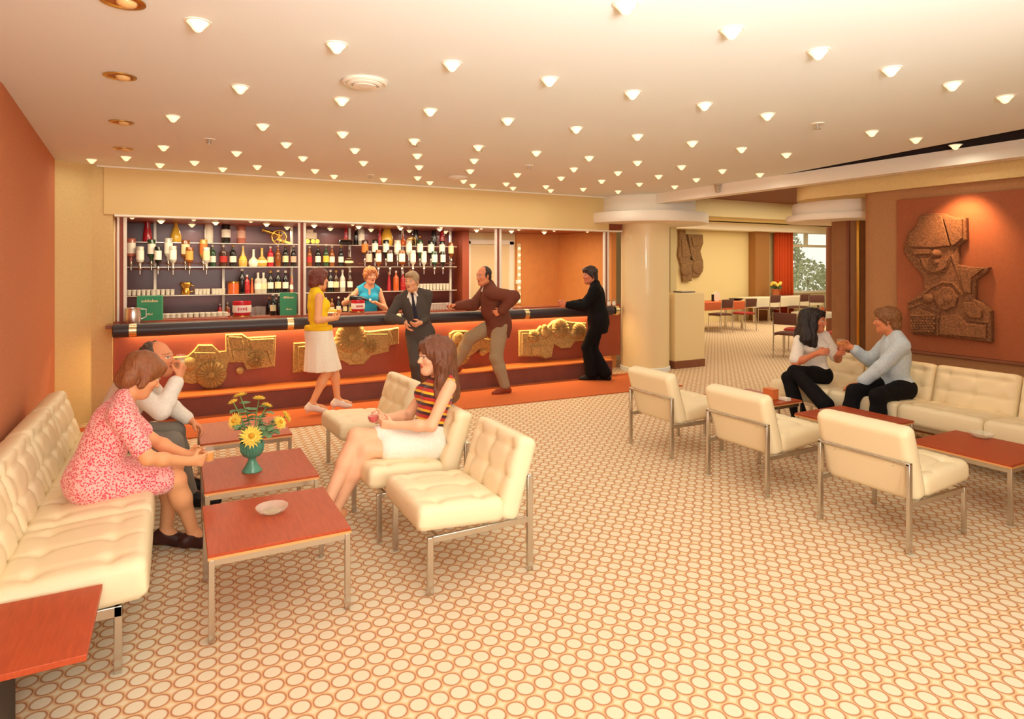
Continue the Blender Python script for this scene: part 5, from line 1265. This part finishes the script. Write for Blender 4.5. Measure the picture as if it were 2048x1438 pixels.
# --- woman in yellow at the bar
p = Person('woman in yellow top and white skirt standing at the bar', (1.48, 7.42, 0), (1.45, 7.43, .90), (1.42, 7.45, 1.385), (1.46, 7.46, 1.545), (1, .05, 0), (.96, .28, 0), 'f', 1.68, '#eaa878', h=.008,
    hands={1: ((1.585, 7.33, 1.09), (-.5, -.6, -.6), (.9, .3, .15), (-.1, .8, .5), .8), -1: ((1.60, 7.52, 1.08), (-.5, .6, -.6), (.95, -.15, .1), (0, -.6, .8), .7)},
    feet={1: ((1.36, 7.36, .135), (1, 0, 0), (1, -.05, 0)), -1: ((1.67, 7.46, .135), (1, 0, 0), (1, .05, 0))})
p.body(); p.shirt(cloth('yellow_knit', '#ffd42a'), .012, 0, hem=-.03, collar=True, name='top')
S = SDF(); K = p.k; B = np.stack([p.pr, p.pf, V3(0, 0, 1)])
S.ell(p.P + V3(0, 0, .03), (.185, .135, .13), B, .04)
for i in range(12):
    a = 2 * PI * i / 12; c = V3(math.cos(a), math.sin(a), 0); S.cap(p.P + V3(0, 0, .06) + c * V3(.075, .125, 0), V3(p.P[0] + .05, p.P[1], .50) + c * V3(.155, .15, 0), .062, .058, .045)
S.half((0, 0, .50), (0, 0, -1)); S.half(p.P + V3(0, 0, .10), (0, 0, 1)); S.cap(V3(p.P[0] + .05, p.P[1], .42), V3(p.P[0] + .05, p.P[1], .52), .12, .10, .01, True, flat=((0, 1, 0), 1.25))
p.wear('skirt', S, cloth('white_pleat', '#f4ead8'), noise=(.012, (26, 26, 3)))
p.hair(hairm('chestnut', '#4a1f18', '#8a4430'), 'bob', (.012, 60)); p.shoes(cloth('white_shoe', '#f4e8d8', rough=.4), .045)
S = SDF(); S.ell(p.P + V3(0, 0, .05), (.205, .158, .17), B, .02); S.half(p.P + V3(0, 0, .115), (0, 0, 1)); S.half(p.P + V3(0, 0, .065), (0, 0, -1))
p.wear('belt', S, cloth('yellow_belt', '#f0bc20'), .007)
goblet('wine glass held by the yellow-top woman at the bar', (1.685, 7.42, 1.085), M_AMBER, .9)
# --- barmaid
p = Person('barmaid in a turquoise waistcoat behind the bar pouring from a bottle', (2.5, 9.2, 0), (2.5, 9.22, .87), (2.515, 9.20, 1.375), (2.53, 9.16, 1.545), (-.1, -1, 0), (.12, -1, -.05), 'f', 1.68, '#eaa47c', h=.008,
    hands={1: ((2.235, 8.98, 1.235), (-.7, .2, -.6), (-.5, -.75, .1), (.6, -.6, -.3), .9), -1: ((2.56, 8.98, 1.165), (.7, .4, -.6), (-.9, -.3, .1), (-.2, -.3, 1), .5)},
    feet={1: ((2.42, 9.2, .085), (0, -1, 0), (0, -1, 0)), -1: ((2.6, 9.2, .085), (0, -1, 0), (0, -1, 0))})
p.body(); p.shirt(cloth('turquoise', '#3aa4c4'), .014, 0, hem=-.02, collar=False, name='waistcoat', vee=.20)
S = SDF(); p.torso(S, .012, top=False); p.leg(S, 1, .05, .95); p.leg(S, -1, .05, .95); p.wear('skirt', S, cloth('cream_skirt', '#ead8bc'))
p.hair(hairm('ginger', '#b05a2c', '#e0955c'), 'curly', (.03, 55)); p.shoes(cloth('white_shoe', '#f4e8d8'))
o = bottle('wine', 'dark', 'none', .30, (2.16, 8.90, 1.25), 'dark bottle tilted in the hand of the barmaid', None); o.rotation_euler = (0, math.radians(98), math.radians(-15))
# --- man in dark suit leaning on the rail
p = Person('grey-haired man in dark suit and tie leaning his elbow on the bar', (2.7, 7.6, 0), (2.74, 7.62, .84), (2.665, 7.68, 1.345), (2.635, 7.63, 1.50), (-.42, -.9, 0), (-.72, -.68, -.1), 'm', 1.72, '#e0a078', h=.008,
    hands={1: ((2.50, 7.49, 1.01), (-.8, .2, -.6), (.25, -.25, -.9), (.8, -.2, .3), .45), -1: ((2.68, 7.40, 1.0), (.15, .5, -1), (-.85, -.1, -.3), (0, .6, .5), .6)},
    feet={1: ((2.70, 7.52, .09), (-.4, -.9, .2), (-.5, -.85, 0)), -1: ((2.83, 7.58, .09), (-.4, -.9, .2), (-.3, -.95, 0))})
p.body(); p.shirt(cloth('white_shirt', '#ece2d4'), .004, 1.97, wide=-.002, noise=None); collar(p, cloth('white_shirt', '#ece2d4')); p.tie(cloth('dark_tie', '#2a2430', rough=.6)); p.jacket(cloth('charcoal_suit', '#4e453f')); p.trousers(cloth('charcoal_suit', '#4e453f')); p.shoes(cloth('black_shoe', '#231a18', rough=.35)); p.hair(hairm('grey', '#8a6a4c', '#c0a078'), 'short', (.010, 75))
# --- man in brown jacket, foot on the step
p = Person('balding man in brown jacket with one foot on the bar step', (3.75, 7.5, 0), (3.82, 7.54, .92), (3.66, 7.52, 1.415), (3.555, 7.46, 1.565), (-.96, .28, 0), (-.93, -.22, -.12), 'm', 1.76, '#d8865c', h=.008,
    hands={-1: ((3.72, 7.27, 1.11), (.7, -.5, -.2), (-.7, .55, -.3), (.2, 1, 0), .9), 1: ((3.30, 7.74, 1.165), (.2, .3, -.9), (-.95, .2, .05), (0, -.5, -.8), .8)},
    feet={1: ((3.37, 7.95, .345), (-.8, .1, .9), (-.97, .1, 0)), -1: ((3.86, 7.43, .09), (-1, .1, 0), (-.98, -.05, 0))}, belly=.03)
p.body(); p.shirt(cloth('white_shirt', '#ece2d4'), .004, 1.97, wide=-.002, noise=None); collar(p, cloth('white_shirt', '#ece2d4')); p.jacket(cloth('brown_jacket', '#6e3c2c'), .038, hem=.20); p.trousers(cloth('taupe_slacks', '#9c8668'), .030); p.shoes(cloth('tan_shoe', '#8a3a22', rough=.35)); p.hair(hairm('black', '#221612', '#3a261e'), 'bald', (.010, 75))
goblet('glass of red drink in the reaching hand of the brown-jacket man', (3.19, 7.77, 1.08), M_REDW, .85)
# --- man in black suit
p = Person('dark-haired man in black flared suit standing at the bar end', (5.48, 7.65, 0), (5.50, 7.62, .89), (5.47, 7.65, 1.40), (5.375, 7.66, 1.555), (-.78, .62, 0), (-.98, .1, -.08), 'm', 1.75, '#d07a56', h=.008,
    hands={-1: ((5.02, 7.72, 1.13), (.5, -.5, -.7), (-.95, .2, 0), (.2, .9, .2), .9), 1: ((5.22, 7.93, 1.12), (.6, .4, -.6), (-.9, -.2, -.3), (0, -.3, -1), .4)},
    feet={-1: ((5.43, 7.68, .09), (-.8, .6, 0), (-.85, .4, 0)), 1: ((5.60, 7.58, .09), (-.8, .6, 0), (-.6, .7, 0))})
p.body(); p.shirt(cloth('white_shirt', '#ece2d4'), .004, 1.97, wide=-.002, noise=None); collar(p, cloth('white_shirt', '#ece2d4')); p.jacket(cloth('black_suit', '#100c0d'), .027, hem=.20, flare=.03); p.trousers(cloth('black_suit', '#100c0d'), .012, flare=.035); p.shoes(cloth('black_shoe', '#231a18', rough=.35)); p.hair(hairm('black', '#221612', '#3a261e'), 'mop')
goblet('glass of red drink held by the black-suit man', (4.93, 7.77, 1.085), M_REDW, .85)
# --- woman in striped top
p = Person('long-haired woman in striped top and white skirt sitting cross-legged', (1.5, 4.1, 0), (1.52, 4.07, .505), (1.63, 4.10, .925), (1.555, 4.07, 1.075), (-1, -.03, 0), (-.99, -.1, -.02), 'f', 1.70, '#f2b892',
    hands={-1: ((1.27, 4.02, .655), (.4, -.7, -.7), (-.9, .3, .1), (.1, .8, .4), .8), 1: ((1.25, 4.16, .675), (.4, .6, -.7), (-.95, -.1, .05), (.1, -.7, .5), .9)},
    feet={-1: ((.88, 4.08, .11), (-1, 0, .9), (-.65, -.1, -.75)), 1: ((.80, 4.0, .16), (-1, 0, 1), (-.6, -.15, -.8))}, lip='#c04038', pv=(-1, -.05, 0))
p.kn[-1] = V3(1.08, 4.02, .52) - p.root; p.kn[1] = V3(1.03, 4.06, .60) - p.root
p.body(); p.shirt(striped(), .010, 0, hem=-.04, collar=True, name='striped_top', stripe=True, noise=(.005, 18))
S = SDF(); p.torso(S, .014, top=False)
for q in (1, -1): p.leg(S, q, .016, .66)
S.cap(p.P - V3(0, 0, .02), (p.kn[1] + p.kn[-1]) / 2 * .6 + p.P * .4, .09, .07, .05); S.half(p.P + p.up * .12, p.up); p.wear('skirt', S, cloth('white_skirt', '#f6eee0'), noise=(.006, 14))
p.hair(hairm('brown_long', '#4a2418', '#8c5434'), 'wavy', (.022, (55, 55, 18))); p.shoes(cloth('skin_strap', '#d89468'), 0)
goblet('glass of red wine in the hand of the striped-top woman', (1.15, 4.10, .60), M_REDW, 1.0)
# --- dark haired woman on the right sofa
p = Person('woman with long black hair, white blouse and black trousers on the right sofa', (5.95, 4.42, 0), (6.05, 4.45, .53), (5.99, 4.45, .965), (5.985, 4.40, 1.115), (-.35, -.93, 0), (.32, -.95, -.05), 'f', 1.66, '#d88058', h=.007,
    hands={1: ((5.80, 4.25, .80), (-.5, .6, -.7), (.35, -.85, .3), (.7, .4, -.3), .5), -1: ((5.93, 4.10, .80), (.3, -.3, -.9), (-.1, -.8, .5), (-.9, .1, 0), .8)},
    feet={1: ((5.62, 4.30, .12), (-1, .1, .8), (-.6, -.6, -.3)), -1: ((5.60, 3.98, .32), (-1, .35, .9), (-.1, -.95, -.1))}, pv=(-.85, -.2, 0))
p.kn[1] = V3(5.64, 4.46, .53) - p.root; p.kn[-1] = V3(5.66, 4.40, .60) - p.root
p.body(); p.shirt(cloth('white_blouse', '#f2e6d8'), .012, .85, hem=-.04, collar=True, name='blouse', wide=.015); p.trousers(cloth('black_slacks', '#110d0e'), .014, flare=.02); p.shoes(cloth('black_shoe', '#231a18', rough=.35)); p.hair(hairm('raven', '#120c0c', '#2a1c1a'), 'long', (.022, (45, 45, 14)))
# --- man in blue shirt
p = Person('fair-haired man in pale blue shirt sitting on the right sofa with a glass', (6.05, 3.65, 0), (6.12, 3.62, .53), (6.11, 3.63, 1.01), (6.07, 3.69, 1.165), (-.72, .69, 0), (-.42, .9, -.04), 'm', 1.74, '#dc8a5c', h=.007,
    hands={1: ((6.0, 4.0, .875), (.3, .3, -.9), (-.35, .85, .25), (-.8, -.3, 0), .9), -1: ((5.80, 3.84, .515), (-.2, -.9, -.1), (-.4, .88, -.25), (0, .1, -1), .3)},
    feet={1: ((5.62, 3.82, .09), (-1, .2, .9), (-.9, .3, 0)), -1: ((5.66, 3.52, .09), (-1, 0, .9), (-.95, .1, 0))}, pv=(-.95, .25, 0))
p.body(); p.trousers(cloth('black_slacks', '#110d0e')); p.shirt(bluecheck(), .018, 1.82, hem=-.06, noise=(.012, 14)); collar(p, bluecheck()); p.shoes(cloth('black_shoe', '#231a18', rough=.35)); p.hair(hairm('fair', '#6a3c20', '#a06c3c'), 'mop')
goblet('goblet of amber drink held between the couple on the right sofa', (5.955, 4.09, .80), M_AMBER, 1.15)
# ---------------------------------------------------------------- camera and light
cd = bpy.data.cameras.new('camera'); cam = bpy.data.objects.new('camera', cd); COL.objects.link(cam)
cd.sensor_width = 36; cd.sensor_fit = 'HORIZONTAL'; cd.lens = 36 * F_PX / 2048
cd.shift_y = (HORIZON - 719) / 2048
cam.location = (0, 0, EYE); cam.rotation_euler = (PI / 2, 0, -YAW); cd.clip_start = .05
SC.camera = cam
w = bpy.data.worlds.new('world'); SC.world = w; w.use_nodes = True
nt = w.node_tree; bg = nt.nodes['Background']; bg.inputs[0].default_value = (1.0, .97, .82, 1)
tc = nt.nodes.new('ShaderNodeTexCoord'); dt = nt.nodes.new('ShaderNodeVectorMath'); dt.operation = 'DOT_PRODUCT'; dt.inputs[1].default_value = (.72, .69, .0)
mr = nt.nodes.new('ShaderNodeMapRange'); mr.inputs[1].default_value = .2; mr.inputs[2].default_value = .9; mr.inputs[3].default_value = WORLD_S; mr.inputs[4].default_value = 1.5   # sky brightest over the sunny garden side
nt.links.new(tc.outputs['Generated'], dt.inputs[0]); nt.links.new(dt.outputs['Value'], mr.inputs[0]); nt.links.new(mr.outputs[0], bg.inputs[1])
# added broad light from behind the camera, standing in for unseen windows
area('rear_added_light', (1.6, -3.6, 1.75), 6.0, math.radians(90), REAR_W, (1, .99, .90), sy=2.2)
# photographer's flood bounced off the ceiling
L = bpy.data.lights.new('photo_flood', 'SPOT'); L.energy = FLOOD_W; L.color = (.95, 1, 1); L.spot_size = math.radians(130); L.spot_blend = 1; L.shadow_soft_size = .35
o = bpy.data.objects.new('photo_flood', L); COL.objects.link(o); o.location = (.7, -.6, 1.9); o.rotation_euler = Vector((.3, .6, .85)).to_track_quat('-Z', 'Y').to_euler()
area('photo_softbox', (-.1, -1.0, 2.25), .9, math.radians(68), SOFT_W, (1, 1, .95), sy=.9, rz=-.35)
# lamps of the dining end and passage
area('dining_lamps', (14.5, 11.2, 2.95), 7, 0, 230, (1, .92, .68), sy=3.5)
area('window_daylight', (18.85, 14.3, 1.9), 2.0, math.radians(90), 120, (1, .97, .88), sy=2.0)
area('passage_lamps', (9.5, 6.0, 2.82), 3, 0, 110, (1, .88, .64), sy=3)
area('bar_recess_lamps', (2.7, 9.1, 2.27), 6, 0, 110, (1, .78, .48), sy=.5)
for n_ in ('dining_lamps', 'passage_lamps'): pass
SC.view_settings.view_transform = 'Standard'; SC.view_settings.look = 'None'; SC.view_settings.gamma = 1; SC.view_settings.exposure = EXPO
SC.view_settings.use_curve_mapping = False
SC.cycles.use_denoising = True; SC.cycles.max_bounces = 8; SC.cycles.diffuse_bounces = 4; SC.cycles.glossy_bounces = 4; SC.cycles.transmission_bounces = 8
SC.cycles.sample_clamp_indirect = 6; SC.cycles.caustics_reflective = False; SC.cycles.caustics_refractive = False
